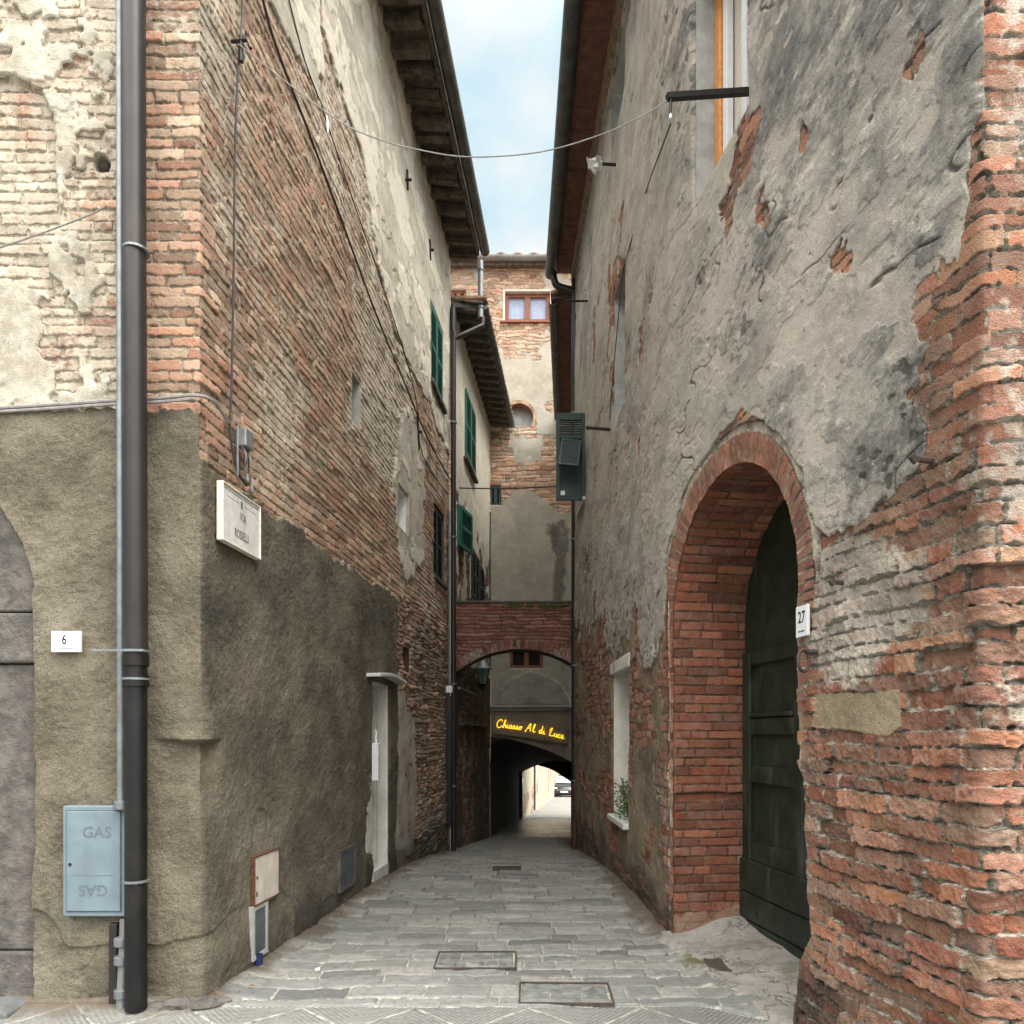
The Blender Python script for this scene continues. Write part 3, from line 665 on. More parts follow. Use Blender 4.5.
# stone doorway at the left edge
sd = thing('stone_doorway', None, None); sd.parent = left_house
M = path_L.fr(xc_arch, 0)
def arcband(r0, r1, zc, a0, a1, n):
    return [(r1 * math.cos(a0 + (a1 - a0) * i / n), zc + r1 * math.sin(a0 + (a1 - a0) * i / n)) for i in range(n + 1)] + [(r0 * math.cos(a1 + (a0 - a1) * i / n), zc + r0 * math.sin(a1 + (a0 - a1) * i / n)) for i in range(n + 1)]
mb = MB()
for k in range(4): mb.prism(arcband(.64, .935, zc_arch, k * math.pi / 4 + .004, (k + 1) * math.pi / 4 - .004, 12), -.22, -.012 + .004 * (k % 2), M)
mb.build('arch_stones', M_stone, sd, .012)
ob = LF(38, 612)[1]; ib = LF(38, 663)[1]
for sg in (1, -1):
    mb = MB(); x0, x1 = sorted((sg * .62, sg * .957)); mb.box(x0, x1, -.22, .012, ib, ob - .006, M); mb.build('impost', M_stone, sd, .015)
    mb = MB(); x0, x1 = sorted((sg * .64, sg * .935)); mb.box(x0, x1, -.22, -.014, .3, ib - .005, M); mb.box(x0 - .01, x1 + .004, -.22, .0, -.1, .294, M); mb.build('jamb', M_stone, sd, .015)
mb = MB(); mb.box(-.66, .66, -.3, -.2, -.05, zc_arch, M); mb.prism(arcband(0.01, .66, zc_arch, 0, math.pi, 16), -.3, -.2, M); mb.build('door', plain('old_brown_door', (.045, .028, .018), .7, .35, 14, bump=.4), sd)
mb = MB()
for k in range(1, 8): mb.box(-.66 + k * .165 - .004, -.66 + k * .165 + .004, -.2, -.196, -.05, zc_arch, M)
mb.build('plank_joints', M_dark, sd)
# eave of the left house
s_e0, s_e1 = -.25, 7.41
ev = thing('eave', None, None); ev.parent = left_house
nraf = 25
for k in range(nraf):
    s = s_e0 + .2 + (s_e1 - s_e0 - .28) * k / (nraf - 1)
    M = path_L.fr(s + random.uniform(-.05, .05), 9.02 + random.uniform(-.02, .02)) @ Matrix.Rotation(random.uniform(-.09, .09), 4, 'Z') @ Matrix.Rotation(-.10, 4, 'X')
    mb = MB(); rw = random.uniform(.038, .062); mb.box(-rw, rw, -.2, .47 + random.uniform(-.07, .03), random.uniform(-.02, .02), .125, M)
    mb.box(-.04, .04, .0, .44, -.012, 0, M)
    mb.build('rafter', M_timber, ev, .012, rough=.012)
def along(path, s0, s1, prof, n=24, jit=0):
    """sweep a closed profile [(h,z)] along a wall path"""
    mb = MB(); vs = []; fs = []; m = len(prof)
    for i in range(n + 1):
        s = s0 + (s1 - s0) * i / n; x, y = path.pos(s); nx, ny = path.nrm(s, .002)
        dz = jit * math.sin(i * 1.7) ; vs += [(x + nx * h, y + ny * h, z + dz) for h, z in prof]
    for i in range(n):
        for k in range(m): fs.append((i * m + k, i * m + (k + 1) % m, (i + 1) * m + (k + 1) % m, (i + 1) * m + k))
    fs.append(tuple(range(m))); fs.append(tuple(n * m + k for k in range(m))[::-1])
    mb.add([tuple(map(float, v)) for v in vs], fs); return mb
def halfround(h, z, r, t=.006):
    o = [(h + r * math.cos(math.pi + math.pi * i / 12), z + r * math.sin(math.pi + math.pi * i / 12)) for i in range(13)]
    i_ = [(h + (r - t) * math.cos(2 * math.pi - math.pi * i / 12), z + (r - t) * math.sin(2 * math.pi - math.pi * i / 12)) for i in range(13)]
    return o + i_
# boarded underside (uneven) and outer purlin, then gutter and roof
mb = MB()
rr = random.Random(3)
k = 0; s = .02
while s < s_e1 - .05:
    wdt = rr.uniform(.14, .26); M = path_L.fr(s, 9.145 + rr.uniform(-.012, .015)) @ Matrix.Rotation(-.10, 4, 'X')
    mb.box(0, min(wdt - .008, s_e1 - s), -.1, .50, 0, .03, M); s += wdt
mb.build('soffit_boards', M_timber, ev)
along(path_L, .0, s_e1 - .03, [(.455, 9.02), (.50, 9.015), (.50, 9.12), (.455, 9.125)], 30, .004).build('eave_board', M_timber, ev, .006)
along(path_L, .0, s_e1, halfround(.585, 9.10, .075), 40, .003).build('gutter', M_gutter, ev, smooth=True)
def roof_sheet(path, s0, s1, h0, z0, run, rise, pitch=.2, amp=.035):
    n = int((s1 - s0) / pitch * 8); mb = MB(); vs = []; fs = []
    for i in range(n + 1):
        s = s0 + (s1 - s0) * i / n; x, y = path.pos(s); nx, ny = path.nrm(s, .002)
        a = amp * math.cos(2 * math.pi * (s - s0) / pitch)
        for (h, z) in ((h0, z0), (h0 - run, z0 + rise)):
            vs.append((x + nx * h, y + ny * h, z + a)); vs.append((x + nx * h, y + ny * h, z + a - .03))
    for i in range(n):
        b = i * 4; c = b + 4
        fs += [(b, b + 2, c + 2, c), (b + 1, c + 1, c + 3, b + 3), (b, c, c + 1, b + 1), (b + 2, b + 3, c + 3, c + 2)]
    fs += [(0, 1, 3, 2), (n * 4, n * 4 + 2, n * 4 + 3, n * 4 + 1)]
    return mb.add([tuple(map(float, v)) for v in vs], fs)
roof_sheet(path_L, .0, s_e1, .56, 9.24, 3.4, 1.0).build('roof', M_tile, left_house, smooth=True)
# gable closing wall towards the street (seen only from the front)
# ------------------------------------------------------------------ RIGHT HOUSE
right_house = thing('plastered_house', 'tall house on the right, grey plaster peeling off red brick, big arched doorway', 'house', (C0[0], C0[1], 0))
R_top = (sR(4.1), sR(4.87), 5.10, 6.55); R_w2 = (sR(7.13), sR(7.83), 4.83, 6.24); R_w3 = (sR(7.05), sR(8.0), 7.86, 8.62)
R_nich = (sR(6.96), sR(7.87), .63, 2.15); R_shut = (sR(10.12), sR(10.86), 4.85, 6.0)
AC, AZ, AR = sR(3.58) / 2 + sR(5.25) / 2, 2.27, .845
def R_archhole(s, z):
    # far jamb straight, near jamb worn into a wavering brick edge
    k = np.floor((z + .3) / .07).astype(np.int64); tooth = (_h(k, k * 0, 61) - .5) * .03
    near = np.interp(z, [-.2, .15, .38, .55, .75, .95, 1.28, 1.36, 1.9, 2.3], [.06, .03, -.02, -.13, -.09, -.07, -.07, -.01, 0, 0])
    a = AR - np.hypot(s - AC, np.maximum(z - AZ, 0))
    lo = np.minimum(s - (AC - AR - (-near)), (AC + AR) - s)
    lo = np.minimum(s - (AC - AR + near) , (AC + AR) - s)
    d = np.where(z > AZ, a, lo)
    return d + np.where(s < AC - .3, tooth * ss(.5, .2, np.abs(z - 1.1) / 2), .15 * tooth)
qN = [RS(*p) for p in [(806, 470), (812, 520), (835, 535), (865, 515), (880, 500), (905, 480), (915, 470), (922, 455), (922, 435), (902, 415), (905, 408), (915, 380), (930, 350), (928, 320), (931, 290), (945, 262), (960, 265), (971, 232), (977, 190), (972, 150), (981, 90), (983, 20), (984, -60), (984, -300)]] 
qN = qN + [(-.02, 9.5), (12, 9.5), (12, 3.2), (7.2, 3.0), (6.0, 2.8), (4.6, 2.55), (3.6, 2.42), RS(690, 640), RS(679, 560), RS(700, 470), RS(745, 415), RS(780, 430)]
qW = [RS(*p) for p in [(745, 95), (760, 120), (750, 170), (730, 235), (716, 225), (735, 160)]]
qS1 = [RS(*p) for p in [(930, 50), (917, 100), (900, 150), (880, 165), (905, 95), (925, 45)]]
qS2 = [RS(*p) for p in [(845, 240), (850, 262), (838, 280), (834, 265)]]
qS3 = [RS(*p) for p in [(936, 265), (958, 270), (962, 290), (948, 320), (932, 325), (928, 292)]]
qT = [RS(*p) for p in [(712, 440), (722, 415), (735, 398), (748, 415), (770, 430), (800, 470), (808, 520), (700, 520), (690, 470)]]
qG = [RS(*p) for p in [(800, -150), (985, -100), (975, 200), (940, 330), (905, 420), (880, 500), (845, 530), (825, 470), (812, 330), (770, 250), (760, 100)]]
qStone = [RS(*p) for p in [(819, 694), (900, 690), (902, 726), (890, 735), (822, 727)]]
qLime = [RS(*p) for p in [(822, 545), (905, 545), (930, 560), (925, 610), (905, 640), (880, 690), (860, 700), (830, 690), (818, 640)]]
qFar = [RS(*p) for p in [(617, 380), (640, 330), (650, 300), (640, 440), (632, 520), (618, 520), (610, 450)]]
def R_field(s, z):
    n1 = fbm(s * 3.1, z * 3.1, 41, 4); n2 = fbm(s * 11, z * 11, 42, 3); n3 = fbm(s * .8, z * .8, 43, 3); n4 = fbm(s * 30, z * 30, 44, 2)
    rough = ss(2.6, 1.4, s) * ss(2.9, 1.8, z + .5 * n3)         # the weather-beaten corner
    far = ss(2.9, 4.2, s)
    warp = .014 * fbm(s * 1.2, z * 1.2, 45) + .012 * ss(1.4, 0, s) * fbm(s * 1.3, z * .8, 46)
    chip = .010 * fbm(s * 26, z * 34, 59, 3) * (.35 + .65 * ss(2.8, 1.6, s))
    jd, r1, r2, r3 = bricks(s + .03 * far * n2, z + warp + .03 * far * n1 + .5 * chip, 51, .068, .275, .42, .24, .010, .006)
    jd = jd + chip * .6
    # arch ring
    rad = np.hypot(s - AC, z - AZ); ang = np.arctan2(z - AZ, s - AC)
    ring = (z > AZ - .12) & (rad > AR - .02) & (rad < AR + .165); ring2 = (z > AZ - .05) & (rad >= AR + .165) & (rad < AR + .215)
    angc = np.where(z < AZ, np.where(s > AC, (z - AZ) / AR, math.pi - (z - AZ) / AR), ang)
    a = bricks(angc * (AR + .1), rad * 0 + .5, 52, 40., .066, 0, .0, .008, .003)
    jr = np.minimum(a[0], np.minimum(AR + .165 - rad, .03)); b = bricks(angc * (AR + .19), rad * 0 + .5, 53, 40., .26, 0, .0, .008, .003)
    jr2 = np.minimum(b[0], np.minimum(AR + .215 - rad, rad - AR - .215))
    jd = np.where(ring, jr, np.where(ring2, jr2, jd))
    r1 = np.where(ring, .02 + .28 * a[1], np.where(ring2, .05 + .25 * b[1], r1)); r2 = np.where(ring, .5 + .4 * a[2], np.where(ring2, .6, r2))
    isr = (ring | ring2) & (rad < AR + .19 + .05 * n1 + .02 * n2)
    # plaster
    pl = sdpoly(s, z, qN) + .05 * n1 + .022 * n2 + np.where((z < 4.2) & (s > 2.95), ss(2.95, 3.6, s) * (.55 * n1 + .30 * fbm(s * 1.1, z * .8, 67, 3) + .05 * n2), 0)
    for q, k_ in ((qW, .015), (qS1, .03), (qS2, .045), (qS3, .02)): pl = np.minimum(pl, -(sdpoly(s, z, q) - k_ + .09 * n1 + .06 * n2 + .02 * n4))
    pl = np.minimum(pl, np.where(s > 2.9, .06 + .5 * (.42 - n1 * .45 - fbm(s * 1.3, z * .5, 47, 3) * .6 - .25 * ss(3.6, 2.6, z)), 9))
    pl = np.minimum(pl, np.where((s < 2.9), .05 + .4 * (.80 - fbm(s * 2.2, z * 1.6, 48, 4) - .12 * n2), 9))
    lowp = np.where(s > 3.0, .25 * (fbm(s * 1.5, z * 2.4, 49, 4) + .75 * n1 + .35 * n2 + .02 - .3 * ss(3.9, 3.1, s)), -1)
    lowd = np.where((z < 3.3) & (pl < .0), lowp, -1)
    pl = np.where(isr, np.minimum(pl, -.02), pl)
    pl = np.where(s < 0, -.5, pl)
    st = sdpoly(s, z, qStone) + .01 * n1
    pj = ss(-.010, .010, pl)
    pale = .16 + .24 * n3 + .24 * n1
    pale = np.maximum(pale, ss(-.10, .12, sdpoly(s, z, qLime) + .12 * n1) * .72)
    pale = pale + ss(.12, -.10, s + .06 * n1) * (.18 + .2 * n1 + .22 * ss(2.4, 3.4, z))
    pale = np.where(isr, .15 + .3 * n1 * (s < AC), pale)
    pale = pale + .35 * ss(0, .02, st)
    tint = np.clip(ss(-.35, .35, sdpoly(s, z, qG) + .40 * n1 + .12 * n2) * .85 + .24 + .45 * n3 + .34 * n1 + .10 * n2, 0, 1)
    tint = np.where(s > 2.9, np.clip(.22 + .35 * n3 + .25 * n1, 0, .8), tint)
    ld = ss(-.012, .012, lowd)
    dark = np.where(s > 3, .35 * ss(.2, .9, n3 + .4 * n1), .15) * ss(3.6, 2.6, z) + .8 * ss(.45, .0, z + .25 * n1)
    dark = np.clip(dark + np.where(s < .9, .4 * ss(.2, .8, n1 + .5 * n3), 0), 0, 1)
    er = (.012 + .020 * r3 * rough + .006 * r3) * (.45 + 1.1 * vn(s * 5, z * 5, 57))
    hb = ss(-.0015, .005, jd) * er + (r2 - .5) * (.008 + .014 * rough) * ss(0, .004, jd) + .0025 * n2 + rough * (.007 * n1 + .003 * n2 + .004 * n4 + .003 * fbm(s * 70, z * 70, 58, 2))
    hb = np.where(isr, ss(-.002, .008, np.minimum(jd, .03)) * .010 + .010 + .004 * n2 + np.where(ring2, .008, 0), hb)
    hb = np.where(st > 0, .016 + .010 * n1 + .006 * n2, hb)
    nj = .10 * n2 + .06 * n4; fl = fbm(s * 1.5, z * 2.6, 62, 5, .6) + nj; fl2 = fbm(s * 3.4 + 5, z * 5.2, 63, 4, .6) + nj
    flk = np.maximum(ss(.30, .34, fl), ss(.44, .48, fl2)) * (s > 0); up2 = ss(.16, .2, -fl)
    crk = np.maximum(ss(.020, .005, np.abs(fbm(s * 1.1, z * 2.0, 64, 4))) * ss(.05, .3, n1), ss(.03, .01, np.abs(fl2 - .44)) * ss(.1, .5, n3 + .6 * n1) * .8)
    pit = ss(.50, .62, fbm(s * 13, z * 20, 65, 2)) * ss(-.2, .4, n1)
    pale = np.where(pj > .5, flk * (.35 + .5 * vn(s * 2, z * 2, 66)), pale); dark = np.clip(np.where(pj > .5, dark + 1.0 * crk + .8 * pit * ss(.0, .5, n3 + .4), dark), 0, 1)
    hp = .026 - .0045 * flk + .003 * up2 - .008 * crk - .004 * pit + .004 * n1 + .002 * n2 + .001 * n4 + .005 * fbm(s * 1.7, z * 1.3, 54, 2)
    H = hb * (1 - pj) + hp * pj
    H = H * (1 - ld) + (.014 + .008 * n1 + .005 * n2) * ld
    dark = np.clip(dark + .45 * ld, 0, 1)
    bulge = .075 * ss(.75, .05, z) * ss(2.6, 1.0, s) * ss(.1, .7, s) + .03 * fbm(s * .7, z * .6, 55, 2) * ss(-.0, .6, np.abs(s))
    H = H + bulge * np.where((s > 0) & (s < 2.9), 1, .4)
    H = H * 1.0
    return H, ((np.where(st > 0, .04, jd) + .01) / .05, np.where(st > 0, .5, r1), np.where(st > 0, .9, r2), ss(-.012, .012, pl)), (np.maximum(ss(-.01, .01, st), ld), pale, dark, tint)
S_R1 = seglines([(-2.2, -.6, .05, .02), (-.6, .0, .006, .0043), (0, 1.3, .0043, .006), (1.3, D01, .0064, .010)])
Z_R1 = seglines([(-.3, .05, .02, .008), (.05, 4.1, .0041, .0052), (4.1, 6.8, .007, .010), (6.8, 8.95, .02, .03)])
sheet('wall', path_R, S_R1, Z_R1, R_field, M_right, right_house, [R_top], R_archhole, .014)
S_R2 = seglines([(D01, D01 + 2.2, .010, .014), (D01 + 2.2, D01 + D12, .014, .024), (D01 + D12, D01 + D12 + 1.8, .04, .2)])
Z_R2 = seglines([(-.5, 5.6, .0085, .010), (5.6, 8.95, .010, .016)])
sheet('wall', path_R, S_R2, Z_R2, R_field, M_right, right_house, [R_w2, R_w3, R_nich, R_shut])
# arched doorway: reveal, door
ad = thing('arched_doorway', None, None); ad.parent = right_house
arc = math.pi * AR; zb = -.1
prof = [(AC + AR, zb), (AC + AR, AZ)]
v = np.concatenate([np.linspace(zb, AZ, 320), AZ + (np.arange(1, 300) / 300) * arc, AZ + arc + np.linspace(0, AZ - zb, 320)])
d1 = np.concatenate([[-.004], np.linspace(.006, -.60, 57)])      # first column: flange behind the face
U, Vv = np.meshgrid(d1, v)
th = np.clip((Vv - AZ) / AR, 0, math.pi)
low1 = Vv < AZ; low2 = Vv > AZ + arc
nearo = np.interp(np.where(low2, AZ - (Vv - AZ - arc), 3), [-.2, .15, .38, .55, .75, .95, 1.28, 1.36, 1.9, 2.3], [.06, .03, -.02, -.13, -.09, -.07, -.07, -.01, 0, 0])
s_ = np.where(low1, AC + AR, np.where(low2, AC - AR + nearo, AC + AR * np.cos(th))); z_ = np.where(low1, Vv, np.where(low2, AZ - (Vv - AZ - arc), AZ + AR * np.sin(th)))
nxs = np.where(low1, -1., np.where(low2, 1., -np.cos(th))); nzs = np.where(low1 | low2, 0., -np.sin(th))
jd, r1, r2, r3 = bricks(U + .02, Vv, 91, .0675, .30, .5, .10, .010, .0025)
n1 = fbm(U * 4, Vv * 4, 92, 3); n2 = fbm(U * 14, Vv * 14, 93, 3)
H = ss(-.002, .009, jd) * .008 + (r2 - .5) * .004 + .003 * n2
cut = np.where(low1, 1, 0)
H = H - cut * .035 * ss(.05, .02, np.abs(Vv - 1.03 - .03 * n1)) + cut * .02 * ss(.35, .1, Vv + .1 * n1) - .02 * ss(-.03, -.0, U) * (1 - ss(.0, .03, np.abs(jd)))
H = H * ss(-.0, -.02, U); jd = np.where(U > -.012, .03, jd)
OUT = np.where(np.arange(len(d1)) == 0, -.10, -.014)[None, :]
s_ = s_ + nxs * (H + OUT); z_ = z_ + nzs * (H + OUT)
px_, py_ = path_R.pos(np.array(AC)); nx_, ny_ = path_R.nrm(np.array(AC)); tx_, ty_ = ((C1[0] - C0[0]) / D01, (C1[1] - C0[1]) / D01)
V3 = np.stack([px_ + tx_ * (s_ - AC) + nx_ * U, py_ + ty_ * (s_ - AC) + ny_ * U, z_], -1).reshape(-1, 3)
foot = ss(.45, .1, Vv + .15 * n1)
mesh_grid('reveal', V3, np.ones((U.shape[0] - 1, U.shape[1] - 1), bool), ((jd + .01) / .05, r1, r2, 0 * U), (ss(.4, .6, foot * (Vv < .25)), .06 + .15 * n1 + .3 * foot * low1, .25 * foot + .35 * ss(.10, .03, np.abs(Vv - 1.0)), 0 * U), M_reveal, ad)
M = path_R.fr(AC, 0); DD = -.545
mb = MB(); mb.box(-AR - .03, AR + .03, DD - .05, DD, .0, AZ, M); mb.prism(arcband(.01, AR + .03, AZ, 0, math.pi, 24), DD - .05, DD, M)
dl_ = mb.build('door', M_door, ad)
def leafbars(x0, x1):
    mb = MB(); y0, y1 = DD, DD + .035
    mb.box(x0, x0 + .11, y0, y1, .42, 2.1, M); mb.box(x1 - .11, x1, y0, y1, .42, 2.1, M)
    for za, zz_ in ((.60, .74), (1.16, 1.28), (1.50, 1.62), (2.0, 2.1)): mb.box(x0 + .11, x1 - .11, y0, y1 - .004, za, zz_, M)
    for za in (1.625,): mb.box(x0 + .11, x1 - .11, y0, y1 + .012, za, za + .03, M)
    return mb
leafbars(-AR + .02, -.006).build('door_leaf', M_door, ad, .008); leafbars(.006, AR - .02).build('door_leaf', M_door, ad, .008)
mb = MB()
for za, zz_ in ((.0, .16), (.168, .36), (.368, .60)):
    mb.box(-AR, AR, DD, DD + .05 + .006 * (za < .1), za, zz_, M)
mb.build('kick_board', M_door, ad, .012)
# upper window with orange wooden frame
wn = reveal('window', path_R, R_top, .24, M_greyren, right_house, pane=M_glass)
s0, s1, z0, z1 = R_top; M = path_R.fr((s0 + s1) / 2, z0); hw = (s1 - s0) / 2; hh = z1 - z0
mb = MB(); mb.box(hw - .085, hw - .002, -.22, -.13, 0, hh, M); mb.box(-hw + .002, -hw + .075, -.22, -.17, 0, hh, M); mb.box(-hw + .075, hw - .085, -.22, -.15, 0, .06, M); mb.box(-hw + .075, hw - .085, -.22, -.15, hh - .07, hh, M)
mb.build('frame', M_orange, wn, .008)
mb = MB(); mb.box(hw - .15, hw - .09, -.20, -.15, .06, hh - .07, M); mb.box(-.03, .03, -.20, -.15, .06, hh - .07, M); mb.build('casement', M_white, wn, .006)
MB().box(-hw + .08, hw - .08, -.215, -.21, .07, hh - .07, M).build('curtain', M_panel, wn)
for r in (R_w2, R_w3):
    wn = reveal('window', path_R, r, .20, M_greyren, right_house, pane=M_glass)
    s0, s1, z0, z1 = r; M = path_R.fr((s0 + s1) / 2, z0); hw = (s1 - s0) / 2; hh = z1 - z0
    mb = MB()
    for xa, xb, za, zz_ in ((-hw, -hw + .06, 0, hh), (hw - .06, hw, 0, hh), (-hw + .06, hw - .06, 0, .06), (-hw + .06, hw - .06, hh - .06, hh), (-.03, .03, .06, hh - .06)): mb.box(xa, xb, -.19, -.14, za, zz_, M)
    mb.build('frame', M_galv if r is R_w2 else M_white, wn, .006)
wn = reveal('niche_window', path_R, R_nich, .26, M_whitewash, right_house, pane=M_whitewash, pname='back_panel')
s0, s1, z0, z1 = R_nich; M = path_R.fr((s0 + s1) / 2, z0); hw = (s1 - s0) / 2
MB().box(-hw - .03, hw + .03, -.2, .07, -.045, .012, M).build('sill', M_marble, wn, .008)
MB().box(-hw - .09, hw + .09, -.1, .030, z1 - z0 + .0, z1 - z0 + .14, M).build('lintel', M_whitewash, wn, .02, rough=.012)
wn = reveal('window', path_R, R_shut, .2, M_whitewash, right_house, pane=M_dark)
s0, s1, z0, z1 = R_shut; M = path_R.fr(s0, z0)
# leaf swung out square to the wall, facing down the alley, with its flap pushed open
Yl = 10.1; Xw = np.interp(Yl, [5.3, 11.55], [1.18, 1.013])
ML = Matrix.Translation((Xw - .43, Yl, 4.80)); w_, h_ = .41, 1.22
mb = MB(); mb.box(0, .055, 0, .04, 0, h_, ML); mb.box(w_ - .055, w_, 0, .04, 0, h_, ML); mb.box(.055, w_ - .055, 0, .04, 0, .08, ML); mb.box(.055, w_ - .055, 0, .04, h_ - .1, h_, ML); mb.box(.055, w_ - .055, 0, .04, .86, .91, ML)
for k in range(6): mb.box(.055, w_ - .055, .006, .034, .925 + k * .033, .925 + k * .033 + .018, ML)
mb.box(.055, w_ - .055, .03, .038, .08, .86, ML)
lf = mb.build('shutter', M_dkgreen, wn, .005)
MF = ML @ Matrix.Translation((.075, -.01, .86)) @ Matrix.Rotation(R(-32), 4, 'X') @ Matrix.Rotation(R(7), 4, 'Y')
mb = MB(); shutter(mb, .28, .56, MF @ Matrix.Translation((0, 0, -.56)), .03, .03, .04, False); mb.build('shutter_flap', M_dkgreen, wn, .004)
MB().box(.06, .12, -.02, .0, .06, .12, ML).build('catch', M_white, wn)
mb = MB(); shutter(mb, .36, h_ - .05, M @ Matrix.Translation((.37, -.03, .02))); mb.build('shutter', M_dkgreen, wn)
MB().box(-.05, s1 - s0 + .05, -.03, .06, -.06, -.008, M).build('sill', M_marble, wn, .006)
# eave: terracotta soffit on a timber plate, big copper gutter
eR = thing('eave', None, None); eR.parent = right_house
sA, sB = -.2, D01 + D12 + .02
XG = .655
def along_straight(p0, p1, prof, n=24, jit=0):
    pth = Path([p0, p1], 0, -1); return along(pth, 0, math.hypot(p1[0] - p0[0], p1[1] - p0[1]), prof, n, jit)
mb = MB(); rr = random.Random(5); Y = 2.3
while Y < 11.5:
    st_ = .31; xw = float(np.interp(Y + .15, [2.44, 5.3, 11.55], [1.6, 1.18, 1.013])) + .05
    mb.box(XG + .02, xw, Y + .004, min(Y + st_ - .004, 11.55), 8.90 + rr.uniform(-.004, .006), 8.93)
    Y += st_
mb.build('soffit_tiles', M_soffit, eR)
along(path_R, 0, D01 + D12, [(-.02, 8.72), (.075, 8.73), (.085, 8.895), (-.02, 8.895)], 40, .004).build('wall_plate', plain('weathered_plank', (.17, .125, .08), .85, .35, 12, bump=.5), eR, .008)
along_straight((XG - .045, 2.2), (XG - .03, 11.55), halfround(0, 8.90, .095), 40, .003).build('gutter', M_gutter, eR, smooth=True)
mb = MB(); mb.add([(XG - .06, 2.2, 8.95), (XG - .06, 11.58, 8.95), (4.5, 11.58, 10.3), (4.5, 2.2, 10.3), (XG - .06, 2.2, 9.0), (XG - .06, 11.58, 9.0), (4.5, 11.58, 10.35), (4.5, 2.2, 10.35)],
       [(0, 1, 2, 3), (4, 5, 6, 7), (0, 1, 5, 4), (1, 2, 6, 5), (2, 3, 7, 6), (3, 0, 4, 7)]); mb.build('roof', M_tile, right_house)
# ------------------------------------------------------------------ SECOND HOUSE ON THE LEFT (lower, behind)
house2 = thing('rendered_house', 'lower pale house on the left under the tower, green shutters and deep dark eave', 'house', (-.95, 11.5, 0))
path_2 = Path([(-.96, 11.42), (-.505, 15.98)], 0); K2 = math.hypot(.455, 4.56) / 4.56
s2 = lambda Y: (Y - 11.42) * K2
def px2(x, y):
    u = (x - CX) / F; k = .455 / 4.56; Y = (-.96 - k * 11.42) / (u - k); return s2(Y), EYE + (CY - y) * Y / F
def f2(s, z):
    n1 = fbm(s * 2.6, z * 2.6, 141, 4); n2 = fbm(s * 9, z * 9, 142, 3); n3 = fbm(s * .8, z * .8, 143, 3)
    jd, r1, r2, r3 = bricks(s + .08 * n2, z + .07 * n1 + .03 * n2, 144, .10, .24, .5, .35, .02, .006)
    pl = np.maximum((z - 5.6) * .5 + .18 + .30 * n1 + .02 * n2, .10 + .35 * (n1 - .25))
    low = z < 2.75
    pl = np.where(low, .04 + .26 * (fbm(s * 1.6, z * .9, 145, 4) + .05), pl)
    pj = ss(-.012, .012, pl)
    hb = ss(0, .016, jd) * .018 + (r2 - .5) * .018 + .008 * n2
    H = hb * (1 - pj) + (.022 + .006 * n1 + .003 * n2) * pj
    return H, ((jd + .01) / .05, r1, r2, np.where(low, 0, pj)), (np.where(low, pj, 0), .2 + .2 * n3, np.where(low, .25 + .3 * n3, .12 * ss(0, .8, n1)), np.where(low, .9, .12))
sheet('wall', path_2, np.arange(0, 4.6, .02), seglines([(-1.0, 3.0, .015, .012), (3.0, 8.45, .014, .016)]), f2, M_house2, house2)
def closed_window(path, sa, sb, za, zb, parent, mat, sill=True, leaves=2):
    M = path.fr(sa, za); w_ = sb - sa
    wn = MB().box(-.04, w_ + .04, -.05, .028, -.04, zb - za + .04, M).build('window', M_whitewash, parent, .005)
    for k in range(leaves):
        mb = MB(); shutter(mb, w_ / leaves - .008, zb - za, M @ Matrix.Translation((.004 + k * w_ / leaves, .03, 0))); mb.build('shutter', mat, wn)
    if sill: MB().box(-.08, w_ + .08, .0, .10, -.09, -.042, M).build('sill', M_stone, wn, .006)
    return wn
closed_window(path_2, s2(12.5), s2(13.6), 6.36, 7.52, house2, M_green)
closed_window(path_2, s2(13.2), s2(14.0), 4.05, 4.93, house2, M_dkgreen, False)
closed_window(path_2, s2(14.15), s2(14.75), 4.05, 4.85, house2, M_dkgreen, False, 1)
wn = closed_window(path_2, s2(11.75), s2(11.85), 4.60, 5.27, house2, M_green, False, 1)
mb = MB(); shutter(mb, .62, .68, path_2.fr(s2(11.85), 4.60) @ Matrix.Translation((0, .05, 0)) @ Matrix.Rotation(R(9), 4, 'Z')); mb.box(.05, .57, .004, .012, .05, .63, path_2.fr(s2(11.85), 4.60) @ Matrix.Translation((0, .05, 0)) @ Matrix.Rotation(R(9), 4, 'Z')); mb.build('shutter', M_green, wn)
ev = thing('eave', None, None); ev.parent = house2
for k in range(16):
    s = .12 + k * .285; M = path_2.fr(s, 8.30) @ Matrix.Rotation(-.16, 4, 'X')
    MB().box(-.05, .05, -.1, .47, 0, .1, M).build('rafter', M_timber, ev, .008, rough=.005)
mb = MB()
for k in range(22):
    M = path_2.fr(.0 + k * .207, 8.405) @ Matrix.Rotation(-.16, 4, 'X'); mb.box(0, .2, -.1, .5, 0, .03, M)
mb.build('soffit_boards', M_timber, ev)
along(path_2, -.02, 4.58, halfround(.50, 8.36, .07), 30, .003).build('gutter', M_gutter, ev, smooth=True)
roof_sheet(path_2, -.05, 4.58, .56, 8.44, 1.4, .03).build('roof', M_tile, house2, smooth=True)
